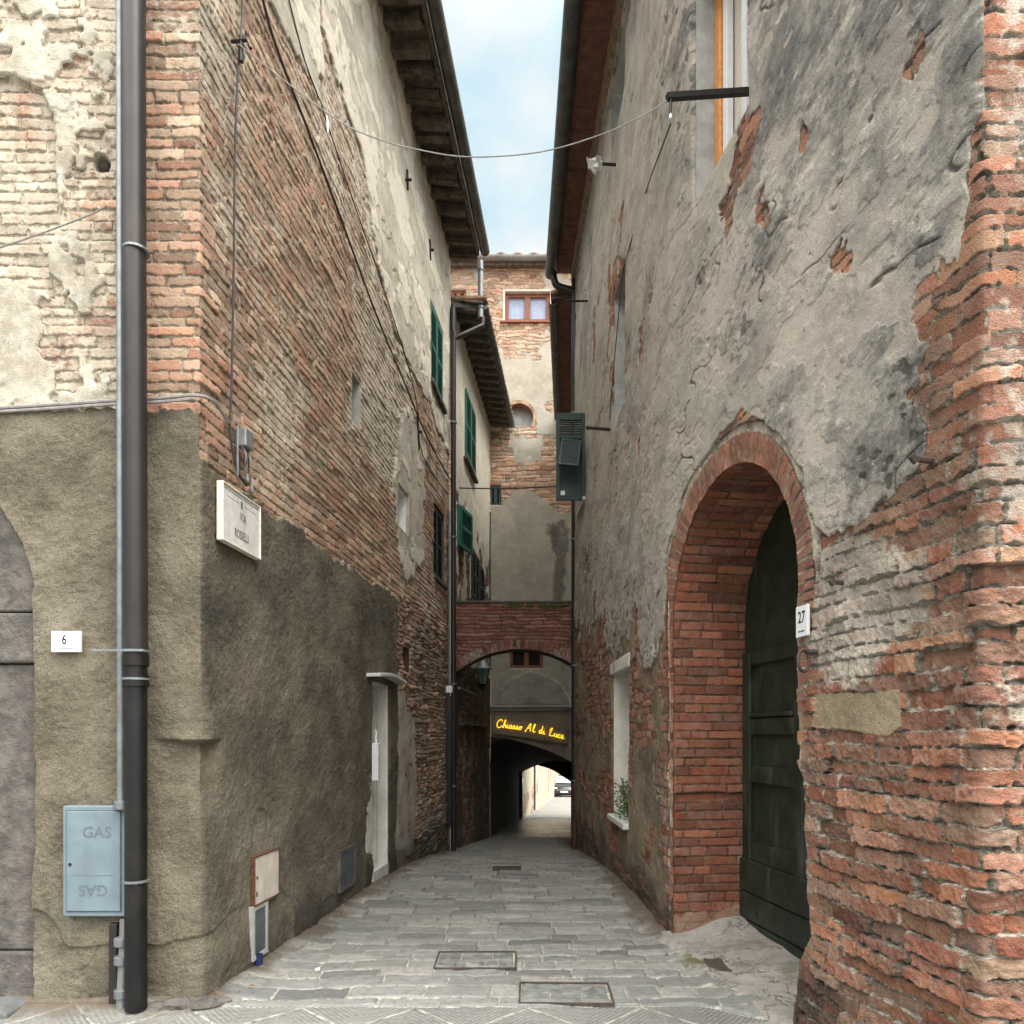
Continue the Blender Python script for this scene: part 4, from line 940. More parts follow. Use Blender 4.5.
# ------------------------------------------------------------------ TOWER HOUSE closing the view, with the vaulted passage
tower = thing('tower_house', 'tall stone and brick house closing the alley, with an oculus and a dark passage beneath', 'house', (0, 16, -.8))
TY = 16.0
path_T = Path([(-2.4, TY), (2.8, TY)], 2.4)
tp = lambda x, y: ((x - CX) * TY / F, EYE + (CY - y) * TY / F)
T_up = (tp(505, 0)[0], tp(550, 0)[0], tp(0, 321)[1], tp(0, 292)[1]); T_small = (-1.36, -1.02, tp(0, 303)[1], tp(0, 289)[1])
T_br = (tp(510, 0)[0], tp(543, 0)[0], tp(0, 668)[1], tp(0, 649)[1]); T_dk = (tp(490, 0)[0], tp(501, 0)[0], tp(0, 505)[1], tp(0, 485)[1])
T_rects = [T_up, T_small, T_br, T_dk]
archpts = [tp(*p) for p in [(491, 737), (500, 738), (510, 739.5), (522, 742.5), (534, 746), (549, 751), (562, 757), (573.6, 763), (584, 771)]]
gpoly = [(tp(489.5, 0)[0], -1.2), (tp(489.5, 0)[0], tp(0, 759)[1]), (tp(491, 0)[0], tp(0, 759.5)[1])] + archpts + [(1.66, -1.2)]
ocx, ocz, orr = tp(519, 0)[0], tp(0, 418)[1], .315
def T_hole(s, z):
    oc = np.minimum(orr - np.hypot(s - ocx, z - ocz), z - (ocz - .19))
    return np.maximum(sdpoly(s, z, gpoly), oc)
tq1 = [tp(*p) for p in [(440, 340), (500, 336), (540, 345), (575, 330), (575, 395), (560, 455), (545, 460), (545, 470), (520, 470), (515, 430), (490, 440), (470, 420)]]
tq2 = [tp(*p) for p in [(440, 500), (505, 505), (520, 490), (540, 500), (560, 515), (590, 520), (590, 705), (440, 705)]]
trel = [tp(*p) for p in [(492, 706), (498, 690), (512, 677), (530, 672), (548, 675), (562, 685), (572, 706)]]
tst = [tp(*p) for p in [(548, 525), (562, 520), (570, 530), (566, 560), (562, 603), (553, 603), (556, 560)]]
tgr = [tp(*p) for p in [(512, 440), (540, 438), (542, 462), (515, 464)]]
def fT(s, z):
    n1 = fbm(s * 2.4, z * 2.4, 151, 4); n2 = fbm(s * 8, z * 8, 152, 3); n3 = fbm(s * .7, z * .7, 153, 3)
    up = z > 9.9
    jd, r1, r2, r3 = bricks(s + .06 * n2, z + .05 * n1 + np.where(up, .03 * n2, 0), 154, .085, .26, .45, .28, .016, .006)
    pl = np.maximum(sdpoly(s, z, tq1) + .55 * n1 + .20 * n2 - .22, sdpoly(s, z, tq2) + .10 * n1 + .03 * n2)
    pl = np.maximum(pl, np.where(up, -.25 + .5 * n1, -1)); pl = np.maximum(pl, sdpoly(s, z, tgr) + .05 * n1)
    pl = np.where(z < 2.9, np.maximum(pl, .3 - .5 * ss(.3, .9, n1 + .5 * n2) * (s > .75)), pl)
    dado = 2.13 - z
    pj = ss(-.015, .015, pl)
    H = (ss(0, .014, jd) * .014 + (r2 - .5) * .014 + .006 * n2) * (1 - pj) + (.018 + .005 * n1) * pj
    rel = ss(-.04, .04, sdpoly(s, z, trel) + .05 * n1); H = H + .03 * rel * (z > 2.1)
    pale = .38 + .3 * n3 + .15 * n1 - .25 * (z < 8.2) + .3 * rel * ss(.0, .6, n1 + .3)
    tint = np.clip(.10 + .2 * n3 + .85 * rel + .25 * ss(-.2, .15, sdpoly(s, z, tgr)) * ss(-.6, .5, n2), 0, 1)
    dark = .85 * ss(-.08, .04, sdpoly(s, z, tst) + .04 * n2) + .3 * ss(-.05, .3, n1) * rel + .25 * ss(.3, .9, n1) * (z < 8)
    return H, ((jd + .01) / .05, r1, r2, pj), (ss(-.02, .02, dado), pale, dark, tint)
sheet('wall', path_T, seglines([(-2.4, -.6, .04, .02), (-.6, 1.3, .0165, .0165), (1.3, 2.8, .02, .05)]), seglines([(-1.1, 11.95, .0165, .0165)]), fT, M_tower, tower, T_rects, T_hole)
def twin_window(r, parent, frame_mat, pane_mat, depth=.14, fr=.07, surround=None):
    wn = reveal('window', path_T, r, depth, surround or M_whitewash, parent, pane=M_dark if pane_mat is M_glass else M_curtain)
    M = path_T.fr((r[0] + r[1]) / 2, r[2]); hw = (r[1] - r[0]) / 2; h_ = r[3] - r[2]
    mb = MB()
    for xa, xb, za, zz_ in ((-hw, -hw + fr, 0, h_), (hw - fr, hw, 0, h_), (-hw + fr, hw - fr, 0, fr), (-hw + fr, hw - fr, h_ - fr, h_), (-fr * .8, fr * .8, fr, h_ - fr)): mb.box(xa, xb, -depth + .01, -depth + .06, za, zz_, M)
    mb.build('frame', frame_mat, wn, .006)
    return wn, M, hw, h_
wn, M, hw, h_ = twin_window(T_up, tower, M_brownwood, M_curtain, .12, .08)
mb = MB(); t = .045
for xa, xb, za, zz_ in ((-hw - t, -hw, -.02, h_ + t), (hw, hw + t, -.02, h_ + t), (-hw, hw, h_, h_ + t)): mb.box(xa, xb, -.02, .028, za, zz_, M)
mb.build('surround', M_panel, wn, .006)
MB().box(-hw - .12, hw + .12, -.05, .07, -.06, -.02, M).build('sill', M_brownwood, wn, .006)
twin_window(T_small, tower, M_brownwood, M_curtain, .12, .06)
wn, M, hw, h_ = twin_window(T_br, tower, M_brownwood, M_glass, .14, .065, M_brownwood)
wn, M, hw, h_ = twin_window(T_dk, tower, M_dkgreen, M_glass, .08, .05)
# oculus: brick rim and pale blind back
M = path_T.fr(ocx, ocz)
a0 = math.asin(-.19 / orr)
rim = [(orr * math.cos(a0 + (math.pi - 2 * a0) * i / 24), orr * math.sin(a0 + (math.pi - 2 * a0) * i / 24)) for i in range(25)]
rim2 = [(x * 1.24, z * 1.24) for x, z in rim][::-1]
oc = MB().prism(rim + rim2, -.22, .03, M).build('oculus', M_tile, tower, .006)
MB().prism([(x * 1.1, z * 1.1) for x, z in rim], -.24, -.20, M).build('back_panel', M_greyren, oc)
# ledge over the sign and the tiled roof with its gutter
mb = MB(); mb.box(tp(485, 0)[0], 1.9, -.04, .12, 2.105, 2.15, path_T.fr(0, 0)); mb.box(tp(485, 0)[0], 1.9, -.04, .07, 2.04, 2.105, path_T.fr(0, 0)); mb.build('ledge', M_greyren, tower, .012)
MB().box(tp(485, 0)[0], tp(490.5, 0)[0], .0, .05, -.9, .97, path_T.fr(0, 0)).build('pilaster', M_greyren, tower, .01)
along(path_T, -2.4, 2.8, halfround(.22, 11.98, .085), 20, .004).build('gutter', M_greygut, tower, smooth=True)
along(path_T, -2.4, 2.8, [(-.05, 11.86), (.16, 11.84), (.16, 11.93), (-.05, 11.95)], 20).build('eave_board', M_timber, tower)
rp = Path([(-2.4, TY), (2.8, TY)], 2.4)
roof_sheet(rp, -2.4, 2.8, .26, 12.03, 4, 1.1, .36, .028).build('roof', M_tile, tower, smooth=True)
# passage: left wall, right wall, vault, far arch
M_pass = plain('dark_passage_render', (.07, .058, .045), .95, .3, 3, bump=.6, bdist=.015, spec=.1)  # one dark tone for all passage surfaces
TE = 24.0
mb = MB(); mb.add([(tp(489.5, 0)[0], TY + .02, -1.2), (.25, TE, -2.3), (.25, TE, 2.0), (tp(489.5, 0)[0], TY + .02, 2.0), (tp(486, 0)[0] - .2, TY + .02, -1.2), (.0, TE, -2.3), (.0, TE, 2.0), (tp(486, 0)[0] - .2, TY + .02, 2.0)],
       [(0, 1, 2, 3), (4, 5, 6, 7), (0, 1, 5, 4), (1, 2, 6, 5), (2, 3, 7, 6), (3, 0, 4, 7)])
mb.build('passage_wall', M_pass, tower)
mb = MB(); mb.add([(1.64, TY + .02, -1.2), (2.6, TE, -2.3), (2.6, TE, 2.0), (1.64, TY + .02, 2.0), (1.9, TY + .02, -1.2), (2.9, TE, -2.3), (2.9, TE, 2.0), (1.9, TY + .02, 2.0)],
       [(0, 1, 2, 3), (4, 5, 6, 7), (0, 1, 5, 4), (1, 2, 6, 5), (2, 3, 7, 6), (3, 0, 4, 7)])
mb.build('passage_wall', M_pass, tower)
mb = MB(); n = 12; vs = []; fs = []
for (Y, xl, xr, zs, zc) in ((TY + .02, -.55, 1.8, 1.25, 1.62), (TE, .2, 2.8, .2, .62)):
    for i in range(n + 1):
        a = i / n; vs.append((xl + (xr - xl) * a, Y, zs + (zc - zs) * math.sin(math.pi * a)))
for i in range(n): fs.append((i, i + 1, n + 2 + i, n + 1 + i))
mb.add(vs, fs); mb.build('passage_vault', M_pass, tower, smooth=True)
ep = lambda x, y: ((x - CX) * TE / F, EYE + (CY - y) * TE / F)
ex = [ep(522, 815), ep(522, 766), ep(524, 764.5), ep(530, 764.3), ep(537, 765), ep(549, 768.5), ep(556, 772), ep(562, 776), ep(571, 782), ep(574, 790), ep(575, 815)]
jx = ex[0][0]
outer = [(-.3, -2.4), (-.3, 2.2), (3.6, 2.2), (3.6, -2.4)]
mb = MB()
poly = [(ex[0][0], -2.4)] + ex[1:-1] + [(ex[-1][0], -2.4), (3.6, -2.4), (3.6, 3.2), (-.6, 3.2), (-.6, -2.4)]
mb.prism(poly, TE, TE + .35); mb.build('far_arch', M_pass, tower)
MB().box(jx - .09, jx + .02, TE - .12, TE, -2.2, ex[1][1] + .05).build('door_jamb', M_timber, tower, .01)
# body of the house over the passage
MB().box(-2.4, 2.8, TY + .45, TY + .6, 2.4, 11.8).build('backing', M_dark, tower)
MB().box(-1.6, 4.6, TE + .36, TE + .6, 2.2, 9).build('rear_wall', M_whitewash, tower)
MB().box(-2.4, 3.4, TY + .61, TE + .3, 3.25, 3.5).build('floor_slab', M_dark, tower)
# ------------------------------------------------------------------ BRICK BRIDGE ARCH
bridge = thing('brick_arch', 'flat red brick arch bridging the alley between the houses, mossy along its top', 'arch', (0.05, 11.7, 2.3))
BY = 11.72
path_B = Path([(-1.0, BY), (1.02, BY)], 1.0)
bzc, brr, bxc = 1.31, 1.59, .13
b_hole = lambda s, z: brr - np.hypot(s - bxc, z - bzc) + .004 * fbm(s * 12, z * 12, 161)
def fB_(s, z):
    n1 = fbm(s * 3, z * 3, 162, 4); n2 = fbm(s * 10, z * 10, 163, 3)
    jd, r1, r2, r3 = bricks(s, z + .02 * n1, 164, .058, .25, .4, .12, .010, .003)
    rad = np.hypot(s - bxc, z - bzc); ang = np.arctan2(z - bzc, s - bxc)
    a = bricks(ang * (brr + .06), rad * 0 + .5, 165, 40., .062, 0, .05, .008, .002); ring = rad < brr + .15
    jd = np.where(ring, np.minimum(a[0], brr + .15 - rad), jd); r1 = np.where(ring, a[1], r1); r2 = np.where(ring, a[2], r2)
    top = ss(3.50, 3.60, z + .05 * n1) * ss(-.35, .1, s + .2 * n1)
    H = ss(0, .012, jd) * .010 + (r2 - .5) * .008 + .004 * n2 + ring * .012 + top * .02
    return H, ((jd + .01) / .05, r1, r2, 0 * s), (top * ss(-.9, .2, n2), .14 + .3 * n1 * (z < 3.5) + .25 * ring, .25 * ss(.1, .8, n1), 0 * s)
sheet('wall', path_B, np.arange(-1.0, 1.021, .009), np.arange(2.2, 3.66, .0075), fB_, M_bridge, bridge, (), b_hole)
mb = MB(); n = 40; vs = []; fs = []
a0, a1 = math.acos((1.03 - bxc) / brr), math.acos((-1.01 - bxc) / brr)
for i in range(n + 1):
    a = a0 + (a1 - a0) * i / n
    for y in (BY + .004, BY + .45): vs.append((bxc + brr * math.cos(a), y, bzc + brr * math.sin(a)))
for i in range(n): fs.append((i * 2, i * 2 + 2, i * 2 + 3, i * 2 + 1))
mb.add(vs, fs); mb.build('soffit', M_timber, bridge, smooth=True)
mb = MB(); mb.add([(-1.0, BY + .0, 3.655), (1.02, BY, 3.655), (1.02, BY + .45, 3.66), (-1.0, BY + .45, 3.66), (-1.0, BY + .45, 2.3), (1.02, BY + .45, 2.3)], [(0, 1, 2, 3)])
mb = MB(); mb.box(-.98, 1.0, BY - .035, BY + .43, 3.655, 3.685); mb.build('capping', M_stone, bridge, .008, rough=.006)
MB().box(.02, .06, BY - .05, BY - .012, 2.93, 3.06).build('iron_clamp', M_iron, bridge)
# ------------------------------------------------------------------ SECOND HOUSE ON THE RIGHT (behind the bridge pier)
house3 = thing('plastered_house', 'narrow house at the far right, with a dark red eave behind the open shutter', 'house', (1.03, 11.6, 0))
path_3 = Path([(1.03, 11.6), (1.45, 15.98)], 0, -1)
sheet('wall', path_3, np.arange(0, 4.38, .04), np.arange(-1, 8.55, .03), f2, M_house2, house3)
ev = thing('eave', None, None); ev.parent = house3
along_straight((.66, 11.6), (1.0, 15.9), halfround(0, 8.5, .07), 20, .003).build('gutter', M_gutter, ev, smooth=True)
mb = MB(); mb.add([(.64, 11.6, 8.52), (1.0, 15.9, 8.52), (1.6, 15.9, 8.58), (1.2, 11.6, 8.58), (.64, 11.6, 8.56), (1.0, 15.9, 8.56), (1.6, 15.9, 8.62), (1.2, 11.6, 8.62)], [(0, 1, 2, 3), (4, 5, 6, 7), (0, 1, 5, 4), (1, 2, 6, 5), (2, 3, 7, 6), (3, 0, 4, 7)])
mb.build('soffit', M_soffit, ev)
mb = MB(); mb.add([(.62, 11.6, 8.62), (.98, 15.9, 8.62), (4.5, 15.9, 9.2), (4.5, 11.6, 9.2), (.62, 11.6, 8.66), (.98, 15.9, 8.66), (4.5, 15.9, 9.24), (4.5, 11.6, 9.24)], [(0, 1, 2, 3), (4, 5, 6, 7), (0, 1, 5, 4), (1, 2, 6, 5), (2, 3, 7, 6), (3, 0, 4, 7)])
mb.build('roof', M_tile, house3)
# ------------------------------------------------------------------ FAR STREET beyond the passage
garden = thing('stone_house', 'sunlit pale stone house with a dark doorway seen through the passage', 'house', (.36, 24.5, -1.4))
path_F = Path([(.36, 24.45), (2.9, 49.5), (5.5, 62)], 0)
sF = lambda Y: (Y - 24.45) * math.hypot(1, 2.54 / 25.05)
def fF(s, z):
    n1 = fbm(s * 1.2, z * 1.2, 171, 4); n2 = fbm(s * 5, z * 5, 172, 3)
    jd, r1, r2, r3 = bricks(s + .1 * n2, z + .1 * n1, 173, .16, .4, .5, .3, .03, .01)
    pj = ss(-.02, .02, .1 + .3 * n1)
    return (ss(0, .03, jd) * .02 + .01 * n2) * (1 - pj) + .02 * pj, ((jd + .01) / .05, r1, r2, pj), (0 * s, .45 + .2 * n1, 0 * s, .1 + 0 * s)
rF = (sF(29.5), sF(30.9), -1.75, .35)
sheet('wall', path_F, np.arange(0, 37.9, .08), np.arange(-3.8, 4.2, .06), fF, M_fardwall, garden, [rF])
reveal('doorway', path_F, rF, .3, M_stone, garden, pane=M_brownwood, pname='door')
roof_sheet(path_F, 0, 37.8, .4, 4.2, 4, 1.2, .4, .05).build('roof', M_tile, garden, smooth=True)
back = thing('plastered_house', 'pale house across the street far beyond the passage, behind the parked car', 'house', (6, 64, -3.4))
mb = MB(); mb.box(2, 16, 63, 70, -3.8, 4.0); mb.build('wall', M_whitewash, back, .02)
mb = MB(); mb.box(7, 8, 62.96, 63.0, -1.4, .2); mb.build('window', M_dkgreen, back)
mb = MB(); mb.prism([(-7.6, 0), (7.6, 0), (0, 2)], -4, 4, Matrix.Translation((9, 66.5, 4.0))); mb.build('roof', M_tile, back)
# parked car facing us
cz = zgs(51)
car = thing('parked_car', 'black car parked beyond the dark passage, facing the camera', 'car', (3.55, 49, cz))
CT = Matrix.Translation((3.55, 49, cz)) @ Matrix.Rotation(R(-4), 4, 'Z')
def loft(secs, M):      # secs: (y, [(x,z)...]) closed sections
    mb = MB(); m = len(secs[0][1]); vs = []; fs = []
    for y, pr in secs: vs += [(x, y, z) for x, z in pr]
    for i in range(len(secs) - 1):
        for k in range(m): fs.append((i * m + k, i * m + (k + 1) % m, (i + 1) * m + (k + 1) % m, (i + 1) * m + k))
    fs.append(tuple(range(m))); fs.append(tuple((len(secs) - 1) * m + k for k in range(m))[::-1])
    return mb.add(vs, fs, M)
def sec(w_, z0, z1, sh=.12): return [(-w_, z0 + .08), (-w_ + .06, z0), (w_ - .06, z0), (w_, z0 + .08), (w_, z1 - sh), (w_ - .1, z1), (-w_ + .1, z1), (-w_, z1 - sh)]
loft([(0, sec(.74, .28, .62)), (.12, sec(.84, .22, .74)), (.5, sec(.88, .2, .88)), (1.2, sec(.89, .2, .96)), (3.4, sec(.89, .2, 1.0)), (4.1, sec(.84, .24, .95)), (4.25, sec(.76, .32, .86))], CT).build('body', M_carpaint, car, .03, True)
loft([(.95, sec(.76, .90, .97, .02)), (1.75, sec(.64, .92, 1.42, .06)), (2.9, sec(.64, .92, 1.46, .06)), (3.95, sec(.72, .9, 1.0, .03))], CT).build('cabin', M_carpaint, car, .03, True)
mb = MB(); mb.add([(-.68, 1.0, .99), (.68, 1.0, .99), (.56, 1.70, 1.405), (-.56, 1.70, 1.405), (-.68, .985, 1.0), (.68, .985, 1.0), (.56, 1.685, 1.415), (-.56, 1.685, 1.415)], [(0, 1, 2, 3), (4, 5, 6, 7), (0, 1, 5, 4), (1, 2, 6, 5), (2, 3, 7, 6), (3, 0, 4, 7)], CT); mb.build('windscreen', M_cargl, car)
for sg in (-1, 1):
    mb = MB(); mb.add([(sg * .60 - .16, .06, .60), (sg * .60 + .16, .1, .60), (sg * .63 + .15, .2, .74), (sg * .60 - .12, .16, .72), (sg * .60 - .16, .0, .60), (sg * .60 + .16, .02, .60), (sg * .63 + .15, .1, .75), (sg * .60 - .12, .08, .74)], [(0, 1, 2, 3), (4, 5, 6, 7), (0, 1, 5, 4), (1, 2, 6, 5), (2, 3, 7, 6), (3, 0, 4, 7)], CT); mb.build('headlight', M_lens, car)
    mb = MB(); mb.box(sg * .97 - .09, sg * .97 + .09, 1.15, 1.28, .98, 1.12, CT); mb.build('wing_mirror', M_carpaint, car, .03)
    for y in (.8, 3.35):
        Mw = CT @ Matrix.Translation((sg * .80, y, .31)) @ Matrix.Rotation(R(90), 4, 'Y')
        wh = MB().lathe([(.22, -.1), (.29, -.1), (.315, -.07), (.315, .07), (.29, .1), (.22, .1)], Mw, 24).build('wheel', M_tyre, car, smooth=True)
        MB().lathe([(.03, -.105), (.21, -.1), (.21, .1), (.03, .105)], Mw, 20).build('rim', M_galv, wh, smooth=True)
MB().box(-.26, .26, -.03, .0, .40, .51, CT).build('number_plate', M_white, car, .005)
MB().box(-.55, .55, -.015, .03, .53, .61, CT).build('grille', M_galv, car, .01)
MB().box(-.6, .6, -.02, .03, .26, .37, CT).build('lower_grille', M_iron, car, .01)
# ------------------------------------------------------------------ things on the walls and in the street
def single(mb, name, mat, label, cat, group=None, **k):
    v = np.array(mb.v); c = Vector(((v[:, 0].min() + v[:, 0].max()) / 2, (v[:, 1].min() + v[:, 1].max()) / 2, v[:, 2].min()))
    return tag(mb.build(name, mat, None, loc=c, **k), label, cat, group)
def onL(x, y, h=.03):
    s, z = LS(x, y); px, py = path_L.pos(s); nx, ny = path_L.nrm(s, .002); return (float(px + nx * h), float(py + ny * h), float(z))
def onR(x, y, h=.03):
    s, z = RS(x, y); px, py = path_R.pos(s); nx, ny = path_R.nrm(s, .002); return (float(px + nx * h), float(py + ny * h), float(z))
def onF(x, y, h=.03): return ((x - CX) * 4 / F, 4 - h, EYE + (CY - y) * 4 / F)
def smooth_path(pts, n=6):
    pts = [Vector(p) for p in pts]; out = []
    for i in range(len(pts) - 1):
        a = pts[max(i - 1, 0)]; b = pts[i]; c = pts[i + 1]; d = pts[min(i + 2, len(pts) - 1)]
        for k in range(n):
            t = k / n; out.append(.5 * ((2 * b) + (c - a) * t + (2 * a - 5 * b + 4 * c - d) * t * t + (3 * b - a - 3 * c + d) * t ** 3))
    return out + [pts[-1]]
# street name plate
s0, z0 = LS(213, 538)[0], 2.63
M = path_L.fr(s0, z0, .035)
pl = thing('street_sign', 'framed white marble street name plate on the left wall, under the brick courses', 'street sign', M.translation)
MB().box(0, .47, 0, .022, 0, .32, M).build('plate', M_marble, pl, .004)
mb = MB(); t = .011
for xa, xb, za, zz in ((-t, 0.0, -t, .32 + t), (.47, .47 + t, -t, .32 + t), (0, .47, -t, 0), (0, .47, .32, .32 + t)): mb.box(xa, xb, -.01, .032, za, zz, M)
mb.build('frame', plain('cream_frame', (.62, .58, .49), .6, .1, 20, dirt=(.3, .25, .18), dirt_amt=.4), pl, .005)
mb = MB(); i_ = .012
for xa, xb, za, zz in ((i_, .47 - i_, .30, .304), (.05, .20, .262, .2645), (.27, .42, .262, .2645)): mb.box(xa, xb, .022, .0228, za, zz, M)
mb.build('rule_lines', M_fadeink, pl)
def lettering(body, size, cx, cz, M, mat, parent, name='lettering', y=.0235, sx=1.0):
    vs, fs = text_polys(body, size); mb = MB()
    mb.add([(cx + x * sx, y, cz + yy) for x, yy, zz in vs], fs, M); return mb.build(name, mat, parent)
lettering('VIA', .078, .25, .185, M, M_fadeink, pl, sx=.72)
lettering('ROSSELLI', .072, .235, .075, M, M_fadeink, pl, sx=.62)
mb = MB(); mb.prism([(.222, .285), (.222, .25), (.235, .232), (.248, .25), (.248, .285)], .0225, .0232, M); mb.build('crest', M_fadeink, pl)
# house numbers
M = Matrix.Translation((((51 - CX) * 3.94 / F, 3.955, EYE + (CY - 652) * 3.94 / F))); M = M @ Matrix.Scale(-1, 4, (0, 1, 0))
hn = thing('house_number', 'white rectangular number 6 plate beside the grey stone doorway', 'house number', M.translation)
MB().box(0, .163, 0, .014, 0, .115, M).build('plate', M_white, hn, .003)
MF6 = Matrix(((1, 0, 0, M.translation[0]), (0, -1, 0, M.translation[1]), (0, 0, 1, M.translation[2]), (0, 0, 0, 1)))
lettering('6', .075, .072, .066, MF6, M_ink, hn, 'number', .0146, .75)
mb = MB(); mb.box(.04, .12, .0142, .0146, .018, .022, MF6); mb.build('small_print', M_fadeink, hn)
s0 = RS(820, 636)[0]; s1 = RS(805, 636)[0]; M = path_R.fr(s1, 1.975, .035, True)
hn = thing('house_number', 'white upright number 27 tile on the brick beside the big arched doorway', 'house number', M.translation)
MB().box(0, .105, 0, .014, 0, .15, M).build('plate', M_white, hn, .003)
lettering('27', .078, .052, .092, M, M_ink, hn, 'number', .0146, .8)
mb = MB(); mb.box(.022, .08, .0142, .0146, .022, .030, M); mb.build('small_print', M_fadeink, hn)
# gas cabinet
X0, Z0 = -2.437, .515; M = Matrix.Translation((X0, 3.955, Z0)) @ Matrix.Scale(-1, 4, (0, 1, 0))
gc = thing('gas_meter_cabinet', 'blue grey metal gas meter cabinet on the left front wall', 'gas cabinet', (X0, 3.955, Z0))
mb = MB(); mb.box(0, .345, -.05, .05, 0, .60, M); mb.build('box', M_gas, gc, .006)
mb = MB(); mb.box(.018, .322, .05, .0515, .024, .578, M); mb.build('shadow_gap', M_gasdk, gc)
mb = MB(); mb.box(.024, .316, .05, .058, .03, .572, M); gd = mb.build('door', M_gas, gc, .004)
MG = Matrix(((1, 0, 0, X0), (0, -1, 0, 3.955), (0, 0, 1, Z0), (0, 0, 0, 1)))
M_emb = plain('stamped_letter', (.085, .11, .128), .6, .1)
lettering('GAS', .085, .19, .455, MG, M_emb, gd, 'lettering', .0588)
MGi = MG @ Matrix.Translation((.34, 0, .60)) @ Matrix.Scale(-1, 4, (1, 0, 0)) @ Matrix.Scale(-1, 4, (0, 0, 1))
lettering('GAS', .085, .17, .455, MGi, M_emb, gd, 'lettering', .0588)
mb = MB(); mb.box(.05, .28, .058, .0588, .222, .226, M); mb.build('crease', M_emb, gd)
mb = MB(); mb.lathe([(.009, 0), (.009, .004)], M @ Matrix.Translation((.045, .058, .285)) @ Matrix.Rotation(R(-90), 4, 'X'), 12); mb.build('lock', M_ink, gd)
# front rainwater pipe: painted metal above, cast iron below
XP = (136 - CX) * 3.87 / F; zj = EYE + (CY - 655) * 3.87 / F
dp = thing('drainpipe', 'thick brown rainwater pipe with a black cast iron foot on the left front wall', 'drainpipe', (XP, 3.87, 0))
MB().tube([(XP - .018, 3.87, 9), (XP - .015, 3.87, 6.2), (XP - .010, 3.87, 4.0), (XP, 3.87, zj - .02)], .060, 20).build('upper_pipe', M_pipe, dp, smooth=True)
MB().tube([(XP, 3.87, zj), (XP, 3.87, .03)], .056, 20).build('cast_iron_foot', M_iron, dp, smooth=True)
mb = MB()
for z in (zj, zj - .11): mb.lathe([(.060, -.03), (.066, -.03), (.066, .03), (.060, .03)], Matrix.Translation((XP, 3.87, z - .03)), 20)
mb.build('pipe_socket', M_iron, dp, smooth=True)
for z in (zj + .02, zj - .13, EYE + (CY - 876) * 4 / F, 4.1):
    MB().lathe([(.058, -.006), (.068, -.006), (.068, .006), (.058, .006)], Matrix.Translation((XP, 3.87, z)), 20).build('bracket', M_galv, dp)
MB().box(XP - .20, XP + .075, 3.80, 3.812, zj + .012, zj + .024).build('strap', M_galv, dp)
# thin galvanised service pipe
XQ = (121 - CX) * 3.9 / F
gp = thing('service_pipe', 'thin galvanised pipe running up beside the thick brown rainwater pipe', 'pipe', (XQ, 3.90, 0))
MB().tube([(XQ - .012, 3.90, 9), (XQ - .004, 3.90, 4.5), (XQ, 3.90, 1.10)], .021, 12).build('upper_pipe', M_galv, gp, smooth=True)
MB().tube([(XQ + .005, 3.93, .50), (XQ + .005, 3.92, .35), (XQ, 3.90, .02)], .026, 12).build('lower_pipe', M_greygut, gp, smooth=True)
for z in (1.12, .38, .28, .10):
    MB().lathe([(.03, -.025), (.038, -.02), (.038, .02), (.03, .025)], Matrix.Translation((XQ + .003, 3.90, z)), 14).build('coupling', M_galv, gp, smooth=True)
mb = MB(); mb.box(XQ - .085, XQ - .04, 3.93, 3.99, .02, .47)
single(mb, 'cable_duct', M_pipe, 'short dark duct strip between the gas cabinet and the ground', 'cable duct', bevel=.006)
# other rainwater pipes
def vpipe(name, X, Y, z0, z1, r, mat, label, brs=(), top=None, foot=None):
    d = thing(name, label, 'drainpipe', (X, Y, z0))
    pts = [(X, Y, z0), (X, Y, z1)] + (top or [])
    MB().tube(smooth_path(pts, 4) if top else pts, r, 14).build('pipe', mat, d, smooth=True)
    for z in brs: MB().lathe([(r, -.012), (r + .014, -.012), (r + .014, .012), (r, .012)], Matrix.Translation((X, Y, z)), 14).build('bracket', M_galv, d)
    if foot: MB().tube([(X, Y, z0 - .02), (X, Y, foot)], r * 1.12, 14).build('foot', plain('oxide_red_foot', (.055, .02, .015), .6, .3), d, smooth=True)
    return d
Yp = 11.30; Xp = (453.5 - CX) * Yp / F
zt = EYE + (CY - 342) * Yp / F
vpipe('drainpipe', Xp, Yp, zgs(Yp), zt, .042, M_pipe, 'dark pipe at the left brick house end corner, bent out to the lower eave', [2.3, 4.6, 6.4, .7], [(Xp + .02, Yp, zt + .05), (-.52, 11.45, zt + .32), (-.475, 11.47, zt + .36), (-.47, 11.48, zt + .50)])
Xg = (449 - CX) * 11.2 / F
single(MB().tube([(Xg, 11.2, -.2), (Xg, 11.2, 5.0)], .018, 8), 'service_pipe', M_galv, 'thin grey conduit at the left brick house end corner, left of the dark pipe', 'pipe', smooth=True)
Yr = 11.42; Xr = (575.5 - CX) * Yr / F; zr = EYE + (CY - 305) * Yr / F
vpipe('drainpipe', Xr - .01, Yr, .75, zr, .056, M_pipe, 'dark brown pipe down the far end of the right wall, by the green shutter', [.78, 2.6, 4.6, 6.6], [(Xr - .01, Yr, zr + .14), (Xr - .04, Yr, zr + .22), (XG + .07, Yr, zr + .30), (XG + .01, Yr, zr + .42), (XG, Yr, 8.83)], zgs(Yr))
Yt = 15.83; Xt = (486 - CX) * Yt / F
vpipe('drainpipe', Xt, Yt, 3.0, 8.2, .075, M_greygut, 'pale grey pipe in the corner between the lower left house and the tower house', [4.1, 5.25, 6.6, 7.6])
